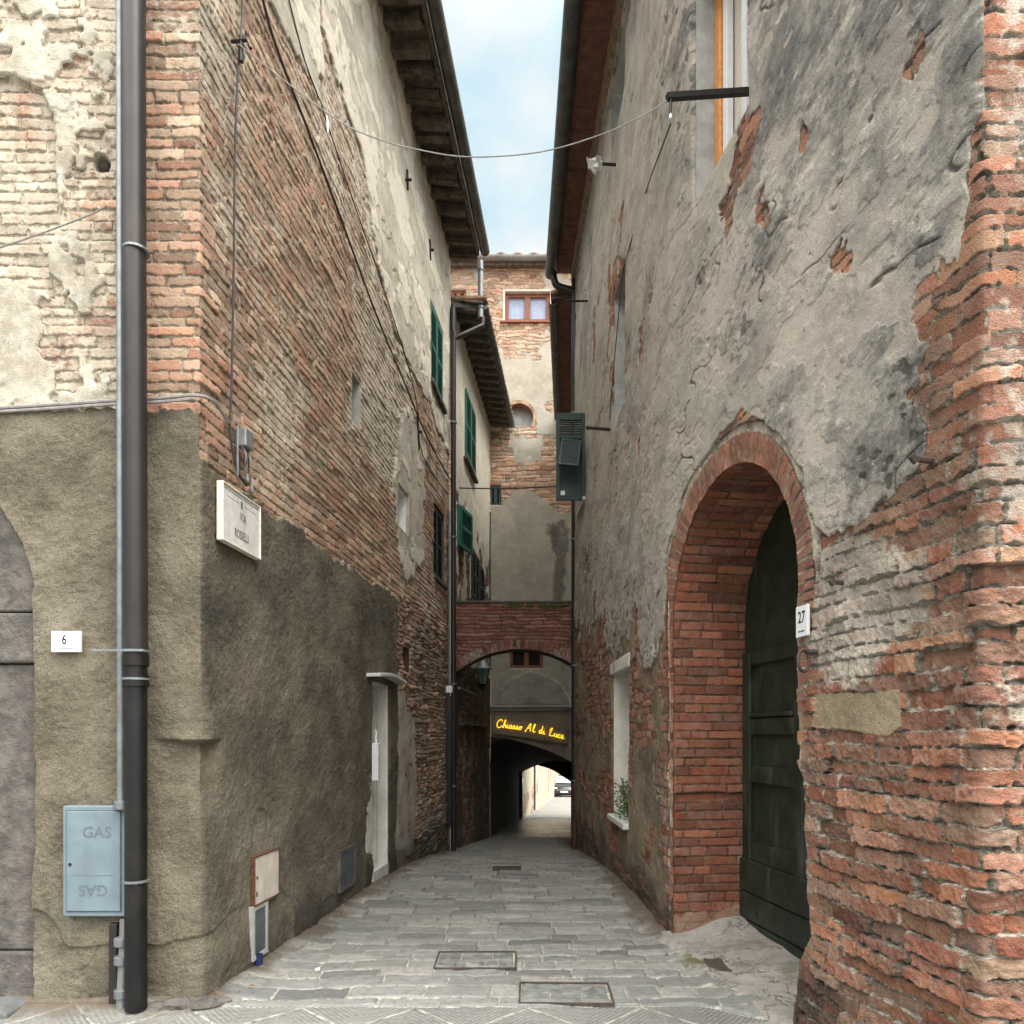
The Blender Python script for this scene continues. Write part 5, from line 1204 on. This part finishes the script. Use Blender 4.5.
single(MB().tube([((490 - CX) * 15.85 / F, 15.85, 3.0), ((490 - CX) * 15.85 / F, 15.85, 6.4)], .02, 8), 'service_pipe', M_dkwire, 'thin dark conduit on the tower house beside the pale grey pipe', 'pipe')
Yq = 11.46
vpipe('drainpipe', (480.5 - CX) * Yq / F, Yq, EYE + (CY - 318) * Yq / F, 9.04, .045, M_greygut, 'short grey pipe dropping from the high left eave to the lower roof', [8.9, 8.3])
# manholes and drain grate
def manhole(x0, x1, y0, y1, label, ang=0):
    cx, cy = (x0 + x1) / 2, (y0 + y1) / 2; z = zgs(cy)
    m = thing('manhole_cover', label, 'manhole cover', (cx, cy, z), 'stone filled manhole covers in the paving')
    w_, d_ = (x1 - x0) / 2, (y1 - y0) / 2; M = Matrix.Translation((cx, cy, z + .020)) @ Matrix.Rotation(ang, 4, 'Z')
    mb = MB(); t = .010
    for a, b, c, d in ((-w_, -w_ + t, -d_, d_), (w_ - t, w_, -d_, d_), (-w_ + t, w_ - t, -d_, -d_ + t), (-w_ + t, w_ - t, d_ - t, d_)): mb.box(a, b, c, d, -.03, .006, M)
    mb.build('frame', M_rustdk, m)
    rr = random.Random(int(x0 * 100)); 
    rows = 2; dd = (2 * d_ - 2 * t - .02) / rows
    for r_ in range(rows):
        mb = MB()
        x = -w_ + t + .008
        while x < w_ - t - .05:
            L = min(rr.uniform(.14, .24), w_ - t - .008 - x); y = -d_ + t + .008 + r_ * dd
            if w_ - t - .008 - (x + L) < .06: L = w_ - t - .008 - x
            mb.box(x, x + L - .008, y, y + dd - .008, -.03, .0 + rr.uniform(-.001, .003), M); x += L
        mb.build('stone_infill', M_infill, m, .004)
    MB().box(-w_ + t, w_ - t, -d_ + t, d_ - t, -.04, -.006, M).build('bed', M_mortarbed, m)
    return m
M_rustdk = plain('dark_rusted_frame', (.055, .042, .035), .8, .4, 30, bump=.3)
M_infill = plain('infill_stone', (.145, .148, .138), .75, .35, 16, bump=.5, dirt=(.07, .068, .06), dirt_amt=.6)
M_mortarbed = plain('sandy_bed', (.33, .30, .24), .9, .3, 20)
manhole(-.50, .03, 4.56, 4.92, 'stone filled manhole cover left of centre, the farther of the two')
manhole(.04, .57, 3.96, 4.30, 'stone filled manhole cover nearest the camera, behind the grooved kerb stones', R(-1.5))
z = zgs(8.3); dg = thing('drain_grate', 'small dark iron drain slot far down the middle of the paving', 'drain', (-.06, 8.32, z))
M = Matrix.Translation((-.06, 8.32, z + .028))
mb = MB(); mb.box(-.15, .15, -.05, .05, -.03, -.004, M); mb.build('pit', M_dark, dg)
mb = MB()
for k in range(9): mb.box(-.15 + k * .0345, -.138 + k * .0345, -.05, .05, -.01, .006, M)
mb.box(-.165, -.15, -.06, .06, -.03, .008, M); mb.box(.15, .165, -.06, .06, -.03, .008, M); mb.box(-.15, .15, -.06, -.05, -.03, .008, M); mb.box(-.15, .15, .05, .06, -.03, .008, M)
mb.build('bars', M_rustdk, dg)
# concrete apron in the arched doorway
n = 40; vs = []; xs = np.linspace(-AR - .06, AR + .06, n); ys = np.linspace(.19, -.60, 26)
U, Vv = np.meshgrid(xs, ys); far_ = (U + AR) / (2 * AR)
Hh = -.03 + +.085 * ss(.18, .06, Vv + .05 * fbm(U * 3, Vv * 3, 203)) + far_ * .10 * ss(.05, -.5, Vv) + .01 * ss(.7, 1.1, far_) * ss(.0, -.5, Vv) + .012 * fbm(U * 4, Vv * 4, 201) + .06 * ss(.05, -.1, Vv) * ss(.3, -.1, far_) * 0
V3 = np.stack([px_ + tx_ * U + nx_ * Vv, py_ + ty_ * U + ny_ * Vv, Hh], -1).reshape(-1, 3)
tag(mesh_grid('concrete_apron', V3, np.ones((25, n - 1), bool), None, None, M_apron), kind='structure')
mb = MB(); M = path_R.fr(AC + .12, .052, -.03); rr = random.Random(8)
mb.prism([(.17 * math.cos(a) * rr.uniform(.6, 1.15), .10 * math.sin(a) * rr.uniform(.6, 1.15)) for a in [2 * math.pi * k / 18 for k in range(18)]], -.006, .005, M @ Matrix.Rotation(R(90), 4, 'X'))
single(mb, 'dry_debris', M_rustdk, 'small patch of dry brown debris lying in the concrete before the arched doorway', 'debris', rough=.006)  # thin irregular sheet modelling dry brown debris
# service panels low on the left wall
def panel(name, label, px, w_, z0, z1, mat, fmat=None, h=.035, frame=.012, cat='panel'):
    M = path_L.fr(LS(px, 800)[0], z0, h); p = thing(name, label, cat, M.translation)
    MB().box(0, w_, -.04, .006, 0, z1 - z0, M).build('panel', mat, p, .002)
    if fmat:
        mb = MB()
        for xa, xb, za, zz in ((-frame, 0, -frame, z1 - z0 + frame), (w_, w_ + frame, -frame, z1 - z0 + frame), (0, w_, -frame, 0), (0, w_, z1 - z0, z1 - z0 + frame)): mb.box(xa, xb, -.04, .012, za, zz, M)
        mb.build('frame', fmat, p, .002)
    return p, M
p, M = panel('meter_panel', 'chalky white panel in a rusty frame, low on the left wall', 247.5, .36, .42, .72, M_panel, M_rust, .042, cat='panel')
mb = MB(); mb.lathe([(.008, 0), (.008, .006)], M @ Matrix.Translation((.03, .006, .17)) @ Matrix.Rotation(R(-90), 4, 'X'), 10); mb.box(.02, .035, .006, .01, .05, .08, M); mb.build('latch', M_rust, p)
panel('meter_panel', 'narrow slate blue panel set in pale cement just below the rusty framed one', 247.5, .16, .10, .385, M_bluegrey, M_greyren, .04, .03, cat='panel')
Mq = onL(250.5, 965, .05); mb = MB(); mb.tube([(Mq[0], Mq[1], -.01), (Mq[0], Mq[1], .10)], .03, 12)
single(mb, 'pipe_stub', M_blue, 'blue plastic pipe stub at the foot of the left wall', 'pipe')
panel('meter_panel', 'grey panel by the white doorway, low on the left wall', 336, .36, .18, .47, M_bluegrey, M_stone, .04, .035, cat='panel')
# stone step and rubble at the left front foot
mb = MB(); mb.prism([(-3.1, -.02), (-3.1, .055), (-2.70, .055), (-2.655, .03), (-2.66, -.02)], 3.78, 3.99); single(mb, 'stone_step', M_slab, 'worn slate step under the grey stone doorway', 'step', bevel=.012)
rr = random.Random(9)
for k, (x, y, r_) in enumerate([(-1.83, 3.93, .09), (-1.70, 3.95, .075), (-1.92, 3.92, .06), (-1.62, 3.99, .05)]):
    bm = bmesh.new(); bmesh.ops.create_icosphere(bm, subdivisions=2, radius=r_)
    for v in bm.verts: v.co = Vector((v.co.x * 1.5, v.co.y * .8, v.co.z * .55)) * rr.uniform(.8, 1.15)
    mb = MB(); mb.add([tuple(v.co + Vector((x, y, .02))) for v in bm.verts], [tuple(v.index for v in f.verts) for f in bm.faces]); bm.free()
    single(mb, 'loose_stone', M_stone, 'broken grey stone at the foot of the left house corner', 'stone', 'loose stones at the house corner')
# cables on the left wall
cab = lambda pts, r, name, mat, label: single(MB().tube(smooth_path(pts, 5), r, 6), name, mat, label, 'cable')
cab([onL(238, -160, .05), onL(235, 0, .05), onL(229, 60, .06), onL(227, 150, .05), onL(225, 260, .055), onL(222, 380, .06), onL(222, 430, .05), onL(229, 470, .05), onL(239, 486, .05)], .0075, 'cable', M_dkwire, 'dark cable bundle hanging straight down near the corner of the left wall')
cab([onL(250, -30, .04), onL(268, 40, .04), onL(300, 125, .045), onL(335, 215, .04), onL(372, 315, .045), onL(402, 385, .04), onL(425, 440, .045), onL(448, 480, .04)], .010, 'cable', M_dkwire, 'thick dark cable slanting all the way down the left wall')
cab([onL(284, 0, .035), onL(300, 60, .035), onL(316, 105, .04), onL(345, 190, .04), onL(375, 275, .04), onL(400, 350, .04), onL(413, 400, .04), onL(420, 455, .035), onL(446, 495, .035)], .006, 'cable', M_dkwire, 'thin dark cable along the edge of the plaster on the left wall')
lp = [onF(-60, 415, .04), onF(0, 412, .045), onF(60, 408, .04), onF(118, 404, .04), onF(165, 402, .045), onF(197, 399, .045)]
cab(lp + [onL(203, 400, .05), onL(213, 412, .05), onL(222, 424, .05)], .009, 'cable', M_wire, 'grey cable lying along the top ledge of the render on the left front wall')
cab([(x, y - .004, z - .022) for x, y, z in lp], .008, 'cable', M_wire, 'second grey cable just under the ledge of the left front wall')
cab([onF(-60, 284, .10), onF(0, 264, .10), onF(50, 247, .10), onF(95, 230, .10), onF(112, 222, .10), onF(119, 221, .12)], .005, 'cable', M_wire, 'pale thin wire tied to the pipes on the left front wall')
# hook and the wire across the alley
hk = onL(228, 42, .02)
mb = MB(); mb.tube([hk, (hk[0] + .10, hk[1] - .01, hk[2] + .0), (hk[0] + .12, hk[1] - .01, hk[2] - .05)], .010, 8); mb.tube([(hk[0] + .06, hk[1], hk[2] + .03), (hk[0] + .06, hk[1], hk[2] - .12)], .014, 8)
single(mb, 'wall_hook', M_iron, 'iron hook with insulator holding the overhead wire on the left wall', 'hook')
Yr0 = 3.98; nR = path_R.nrm(np.array(sR(3.95)), .002); rodz = EYE + 640 * 3.95 / F
pR = path_R.fr(sR(3.93), rodz, 0)
br = thing('wall_bracket', 'black square iron arm sticking out across the upper window on the right', 'bracket', pR.translation)
end = P(667, 97, 4.0); st_ = onR(748, 90, -.05)
MB().tube([st_, end], .022, 4).build('arm', M_iron, br)
MB().tube([(end[0] + .02, end[1], end[2]), (end[0] + .02, end[1], end[2] - .10)], .007, 6).build('hook', M_iron, br)
a = np.array([(238, 44), (330, 115), (375, 138), (420, 150), (470, 157), (540, 152), (600, 135), (640, 117), (667, 101)], float)
pts = []
for i, (x, y) in enumerate(a):
    t = (x - 238) / (667 - 238); Yc = 4.30 + (4.0 - 4.30) * t; pts.append(P(x, y, Yc))
cab(pts, .0036, 'cable', M_wire, 'pale wire sagging right across the top of the alley against the sky')
dq = P(328, 126, 4.24); mb = MB(); mb.tube([P(327, 116, 4.24), dq, P(328, 133, 4.24)], [.003, .008, .003], 8); single(mb, 'wire_insulator', M_white, 'small white insulator hanging from the wire by the left wall', 'insulator')
dq = end; mb = MB(); mb.tube([(dq[0] + .02, dq[1], dq[2] - .09), (dq[0] + .02, dq[1], dq[2] - .12)], [.006, .010], 8); single(mb, 'wire_insulator', M_white, 'small glass insulator under the black arm by the upper right window', 'insulator')
cab([(end[0] + .02, end[1], end[2] - .15), onR(650, 190, .03), onR(632, 250, .03), onR(624, 290, .03), onR(612, 420, .03)], .005, 'cable', M_dkwire, 'thin dark wire running down the right wall from the black arm')
cab([P(459, 488, 11.6), P(486, 488.5, 11.4), P(520, 488, 11.2), P(558, 486.5, 10.2)], .010, 'cable', M_dkwire, 'dark wire stretched level across the alley to the green shutter')
# junction box and loose wires under it
M = path_L.fr(LS(232, 436)[0], LS(232, 446)[1], .04)
jb = thing('junction_box', 'small grey junction box with loose wires above the street name plate', 'junction box', M.translation)
MB().box(0, .10, -.02, .05, 0, .11, M).build('box', M_greygut, jb, .008)
for k in range(4):
    mb = MB(); x = .0 + .03 * k
    mb.tube(smooth_path([(x, .02, 0), (x - .02, .045, -.06), (x + .015 * (-1) ** k, .03, -.13), (x - .01, .05, -.19 - .02 * k), (x + .03, .03, -.15)], 4), .0045, 6, M); mb.build('loose_wire', M_wire if k % 2 else M_dkwire, jb)
mb = MB(); mb.tube([(-.05, .02, .10), (-.05, .02, -.2), (-.01, .02, -.25)], .007, 6, M); mb.build('conduit', M_galv, jb)
# wall irons
def anchor(x, y, L, label, f=onL, tilt=.15):
    c = Vector(f(x, y, .03)); mb = MB(); mb.tube([c + Vector((0, -tilt * L, L / 2)), c + Vector((0, tilt * L, -L / 2))], .014, 6); mb.tube([c + Vector((-.04, 0, 0)), c + Vector((.05, 0, 0))], .018, 6)
    single(mb, 'wall_anchor', M_iron, label, 'wall anchor')
anchor(416, 432, .42, 'iron wall anchor low on the left wall between the pale patches'); anchor(405, 180, .2, 'iron wall anchor high on the left plaster, nearer one'); anchor(428, 250, .24, 'iron wall anchor high on the left plaster, farther one by the green shutters')
def rod(name, x0, y0, x1, y1, Y, r, label, mat=M_iron, cat='bracket'):
    st = onR(x0, y0, -.03); e = ((x1 - CX) * st[1] / F, st[1], EYE + (CY - y1) * st[1] / F)
    return single(MB().tube([st, e], r, 6), name, mat, label, cat), e
rod('wall_bracket', 612, 430, 586, 427.5, 8, .018, 'dark iron arm on the right wall beside the green shutter')
o, e = rod('wall_bracket', 618, 165, 590, 163, 8, .016, 'dark iron arm high on the right wall with a white rag on it')
rr = random.Random(4); vs = []; fs = []
for i in range(7):
    for j in range(9):
        vs.append((e[0] - .03 + .026 * i + rr.uniform(-.012, .012), e[1] - .02 + .03 * math.sin(j * 1.3 + i) + rr.uniform(-.02, .02), e[2] + .04 - .020 * j * (1 - .1 * abs(i - 3)) + rr.uniform(-.01, .01)))
for i in range(6):
    for j in range(8): fs.append((i * 9 + j, i * 9 + j + 1, (i + 1) * 9 + j + 1, (i + 1) * 9 + j))
mb = MB(); mb.add(vs, fs); o = single(mb, 'rag', plain('white_rag', (.55, .55, .53), .9, .15, 20), 'crumpled white rag hanging on the high iron arm of the right wall', 'rag', smooth=True)
o.modifiers.new('solid', 'SOLIDIFY').thickness = .008
rod('wall_bracket', 590, 301, 565, 301, 10, .014, 'thin iron bar by the top of the far right pipe')
o, e = rod('wire_holder', 606, 262, 600, 258, 8, .008, 'small bent wire on the far right eave') if False else (None, None)
# iron ring, pins and hooks by the arched doorway
c = Vector(onR(821, 652, .02)); nx, ny = path_R.nrm(np.array(sR(3.4)), .002)
ir = thing('iron_ring', 'rusty iron tethering ring under the number 27 tile', 'iron ring', c)
mb = MB(); mb.tube([c, c + Vector((nx, ny, 0)) * .05], .013, 8); mb.build('staple', M_rustdk, ir)
mb = MB(); q = c + Vector((nx, ny, 0)) * .045 + Vector((0, 0, -.045)); mb.tube([(q.x - .03 + .034 * math.sin(a), q.y - .02 + .022 * math.sin(a), q.z + .05 * math.cos(a)) for a in [2 * math.pi * k / 16 for k in range(16)]], .008, 8, closed=True); mb.build('ring', M_rustdk, ir, smooth=True)
def pin(x, y, L, label):
    c = Vector(onR(x, y, -.01)); mb = MB(); mb.tube([c, c + Vector((-L, -.3 * L, .0))], .011, 6); mb.tube([c + Vector((-L, -.3 * L, -.012)), c + Vector((-L - .02, -.3 * L, .012))], .014, 6)
    single(mb, 'iron_pin', M_rustdk, label, 'iron pin')
pin(937, 462, .10, 'iron pin sticking out of the brick at the edge of the grey plaster'); pin(846, 583, .07, 'short iron pin in the limewashed brick above the number 27 tile')
c = Vector(onR(948, 292, .01)); mb = MB(); mb.tube([c, c + Vector((-.05, -.01, -.03)), c + Vector((-.055, -.01, -.06)), c + Vector((-.03, -.005, -.07))], .005, 6); single(mb, 'wall_hook', M_rustdk, 'small wire hook near the top corner of the right wall', 'hook')
# plant in the niche
rr = random.Random(11); s0, s1, z0, z1 = R_nich; Mn = path_R.fr((s0 + s1) / 2, z0 + .012)
vs = []; fs = []
for k in range(420):
    px = rr.uniform(-.40, .40); pz = rr.uniform(.0, .42) * (1 - .5 * abs(px)); py = rr.uniform(-.17, .05)
    a, b = rr.uniform(0, 6.28), rr.uniform(-.9, .9); L = rr.uniform(.018, .045)
    d = Vector((math.cos(a) * math.cos(b), math.sin(a) * math.cos(b), math.sin(b))); sd_ = d.orthogonal().normalized() * L * .35; c = Vector((px, py, pz)); n0 = len(vs)
    vs += [tuple(c), tuple(c + d * L * .5 + sd_), tuple(c + d * L), tuple(c + d * L * .5 - sd_)]; fs.append((n0, n0 + 1, n0 + 2, n0 + 3))
pt = thing('climbing_plant', 'small tangled green plant on the sill of the white niche in the right wall', 'plant', Mn.translation)
MB().add(vs, fs, Mn).build('leaves', M_leaf, pt)
mb = MB()
for k in range(14):
    x = rr.uniform(-.34, .34); mb.tube(smooth_path([(x, -.1, 0), (x + rr.uniform(-.06, .06), -.08, .18), (x + rr.uniform(-.12, .12), rr.uniform(-.1, .02), rr.uniform(.28, .42))], 3), .004, 5, Mn)
mb.build('stems', M_dry, pt)
# wall lantern on its bracket
Yl = 13.4; lx, lz = (483 - CX) * Yl / F, EYE + (CY - 671) * Yl / F
ln = thing('wall_lantern', 'old street lantern with a domed metal hood on a bracket under the brick arch', 'lantern', (lx, Yl, lz - .25))
ML = Matrix.Translation((lx, Yl, lz)) @ Matrix.Rotation(R(30), 4, 'Z') @ Matrix.Scale(1.25, 4)
MB().lathe([(.055, -.20), (.10, .02), (.102, .03)], ML, 6).build('glass', M_lampglass, ln)
MB().lathe([(.135, .02), (.14, .035), (.10, .075), (.085, .12), (.05, .15), (.045, .19), (.02, .20), (.018, .24)], ML, 18).build('hood', M_greygut, ln, smooth=True)
mb = MB()
for k in range(6):
    a = k * math.pi / 3; mb.tube([(.058 * math.cos(a), .058 * math.sin(a), -.20), (.104 * math.cos(a), .104 * math.sin(a), .03)], .006, 5, ML)
mb.lathe([(.01, -.30), (.03, -.27), (.035, -.24), (.062, -.21), (.062, -.195)], ML, 12); mb.build('cage', M_iron, ln)
xw = -.96 + .0998 * (Yl - 11.42)
mb = MB(); mb.tube(smooth_path([(xw - .02, Yl, lz - .16), (xw + .08, Yl, lz - .22), (lx, Yl, lz - .36), (lx, Yl, lz - .28)], 5), .013, 8); mb.build('arm', M_iron, ln)
# lintel, shelf bar and meter box on the stone wall under the arch
M = path_2.fr(s2(12.0), 1.66, 0); mb = MB(); mb.box(0, 3.1, -.02, .10, 0, .05, M); single(mb, 'stone_shelf', M_stone, 'long weathered ledge along the stone wall under the brick arch', 'ledge', bevel=.01, rough=.008)
M = path_2.fr(s2(12.1), 2.26, 0); mb = MB(); mb.tube([(-.5, .09, 0), (1.6, .06, 0.0)], .022, 8, M); single(mb, 'service_pipe', M_galv, 'level grey pipe along the stone wall below the lantern', 'pipe')
bx = (449.5 - CX) * 11.1 / F; mb = MB(); mb.box(bx - .05, bx + .05, 11.02, 11.12, EYE + (CY - 693) * 11.1 / F, EYE + (CY - 686) * 11.1 / F); single(mb, 'junction_box', M_white, 'small pale box at the far end of the left wall beside the dark pipe', 'junction box', bevel=.01)
bx = (449.5 - CX) * 11.15 / F; mb = MB(); mb.box(bx - .045, bx + .045, 11.05, 11.15, .1, 2.1); single(mb, 'cable_duct', M_iron, 'tall black duct at the far end of the left wall under the pale box', 'cable duct', bevel=.008)
# bell shaped white insulator on an arm by the tower
Yb = 15.6; q = P(562, 641, Yb)
bl = thing('bell_lamp', 'small white bell shaped fitting on a thin arm above the brick arch', 'lamp', q)
MB().lathe([(.01, .10), (.03, .06), (.05, -.10), (.075, -.20), (.07, -.21)], Matrix.Translation(q), 14).build('bell', M_white, bl, smooth=True)
MB().tube([(q[0], q[1], q[2] + .08), (q[0] + .02, q[1], q[2] + .10), (1.40, q[1], q[2] + .10)], .012, 6).build('arm', M_iron, bl)
# yellow script sign over the passage
sg = thing('neon_sign', 'slanting yellow script sign above the dark passage', 'sign', P(528, 735, TY - .06))
q = [P(*p, TY - .03) for p in [(492, 715), (567, 728), (567, 744), (492, 733)]]
mb = MB(); mb.add([(x, TY - .09, z) for x, y, z in q] + [(x, TY - .03, z) for x, y, z in q], [(0, 1, 2, 3), (4, 5, 6, 7), (0, 1, 5, 4), (1, 2, 6, 5), (2, 3, 7, 6), (3, 0, 4, 7)]); mb.build('backing_board', M_plate, sg)
G = {'C': (.85, [[(.75, .78), (.62, .98), (.38, .92), (.16, .6), (.1, .25), (.28, -.05), (.55, .02), (.75, .25)]]),
     'h': (.5, [[(0, 0), (.2, .55), (.33, .95), (.22, .9), (.08, 0), (.2, .35), (.34, .42), (.36, .2), (.38, .02), (.5, .12)]]),
     'i': (.28, [[(0, .1), (.1, .42), (.09, .05), (.18, .0), (.28, .12)], [(.14, .62), (.15, .66)]]),
     'a': (.5, [[(.36, .36), (.2, .43), (.06, .22), (.12, .02), (.26, .06), (.38, .4), (.36, .06), (.42, .0), (.5, .12)]]),
     's': (.38, [[(0, .1), (.2, .44), (.26, .2), (.18, .0), (.06, .03), (.22, .02), (.38, .12)]]),
     'o': (.5, [[(.22, .42), (.06, .25), (.1, .02), (.26, .03), (.34, .25), (.22, .42), (.5, .36)]]),
     'A': (.85, [[(-.08, -.18), (.25, .45), (.58, 1.0), (.56, .5), (.6, .0)], [(.2, .38), (.66, .42)]]),
     'l': (.4, [[(0, .1), (.2, .55), (.3, .98), (.2, .95), (.1, .4), (.14, .02), (.25, .0), (.4, .14)]]),
     'd': (.55, [[(.34, .36), (.18, .42), (.05, .2), (.12, .0), (.27, .08), (.38, .5), (.46, 1.0), (.38, .3), (.4, .02), (.55, .12)]]),
     'L': (.7, [[(.12, .55), (.22, .8), (.40, 1.0), (.42, .85), (.25, .4), (.12, .05), (.3, .0), (.55, .02), (.7, .12)]]),
     'u': (.5, [[(0, .12), (.1, .42), (.08, .08), (.16, 0), (.3, .12), (.38, .42), (.36, .06), (.42, 0), (.5, .12)]]),
     'c': (.4, [[(.3, .34), (.2, .42), (.06, .22), (.1, .02), (.22, .0), (.4, .12)]]), 'e': (.42, [[(0, .12), (.22, .24), (.26, .38), (.16, .42), (.06, .2), (.12, .01), (.26, .0), (.42, .14)]])}
txt = ['Chiasso', 'Al', 'di', 'Luce']; tot = sum(sum(G[c][0] for c in w_) for w_ in txt) + .42 * 3
p0, p1 = P(496, 727, TY - .13), P(564, 739, TY - .13); sc_ = (p1[0] - p0[0]) / tot; hz = .175
x = 0
for w_ in txt:
    mb = MB()
    for c in w_:
        for st_ in G[c][1]:
            pp = []
            for u, v_ in st_:
                gx_ = (x + u + .10 * v_) * sc_; pp.append((p0[0] + gx_, TY - .13, p0[2] + (p1[2] - p0[2]) * gx_ / (p1[0] - p0[0]) + .14 * (gx_ / (p1[0] - p0[0])) * (1 - gx_ / (p1[0] - p0[0])) + v_ * hz))
            mb.tube(smooth_path(pp, 4), .0078, 6)
        x += G[c][0]
    x += .42
    mb.build('lettering', M_neon, sg, smooth=True)
# litter
mb = MB(); z = zgs(4.55); mb.tube([(-1.235, 4.52, z + .025), (-1.21, 4.53, z + .027)], .011, 8); single(mb, 'cigarette_end', M_white, 'white cigarette end lying on the paving near the left wall', 'litter')
rr = random.Random(21)
for k in range(26):
    Y = rr.uniform(4.1, 8.5); sd_ = rr.random()
    if sd_ < .45: X = LX(Y) + rr.uniform(.04, .25)
    elif sd_ < .75: X = float(np.interp(Y, [2.44, 5.3, 11.55], [1.6, 1.18, 1.013])) - rr.uniform(.06, .3)
    else: X = rr.uniform(-1.1, .9)
    z = zgs(Y) + .024; L = rr.uniform(.012, .03); a = rr.uniform(0, 6.28); c, s_a = math.cos(a), math.sin(a)
    mb = MB(); mb.add([(X - c * L, Y - s_a * L, z + .004), (X - s_a * L * .5, Y + c * L * .5, z + .012), (X + c * L, Y + s_a * L, z + .006), (X + s_a * L * .5, Y - c * L * .5, z + .002), (X, Y, z + .018)], [(0, 1, 4), (1, 2, 4), (2, 3, 4), (3, 0, 4)])
    single(mb, 'dry_leaf', M_dry, 'curled brown dry leaf scattered on the grey paving', 'leaf', 'dry leaves scattered on the paving')
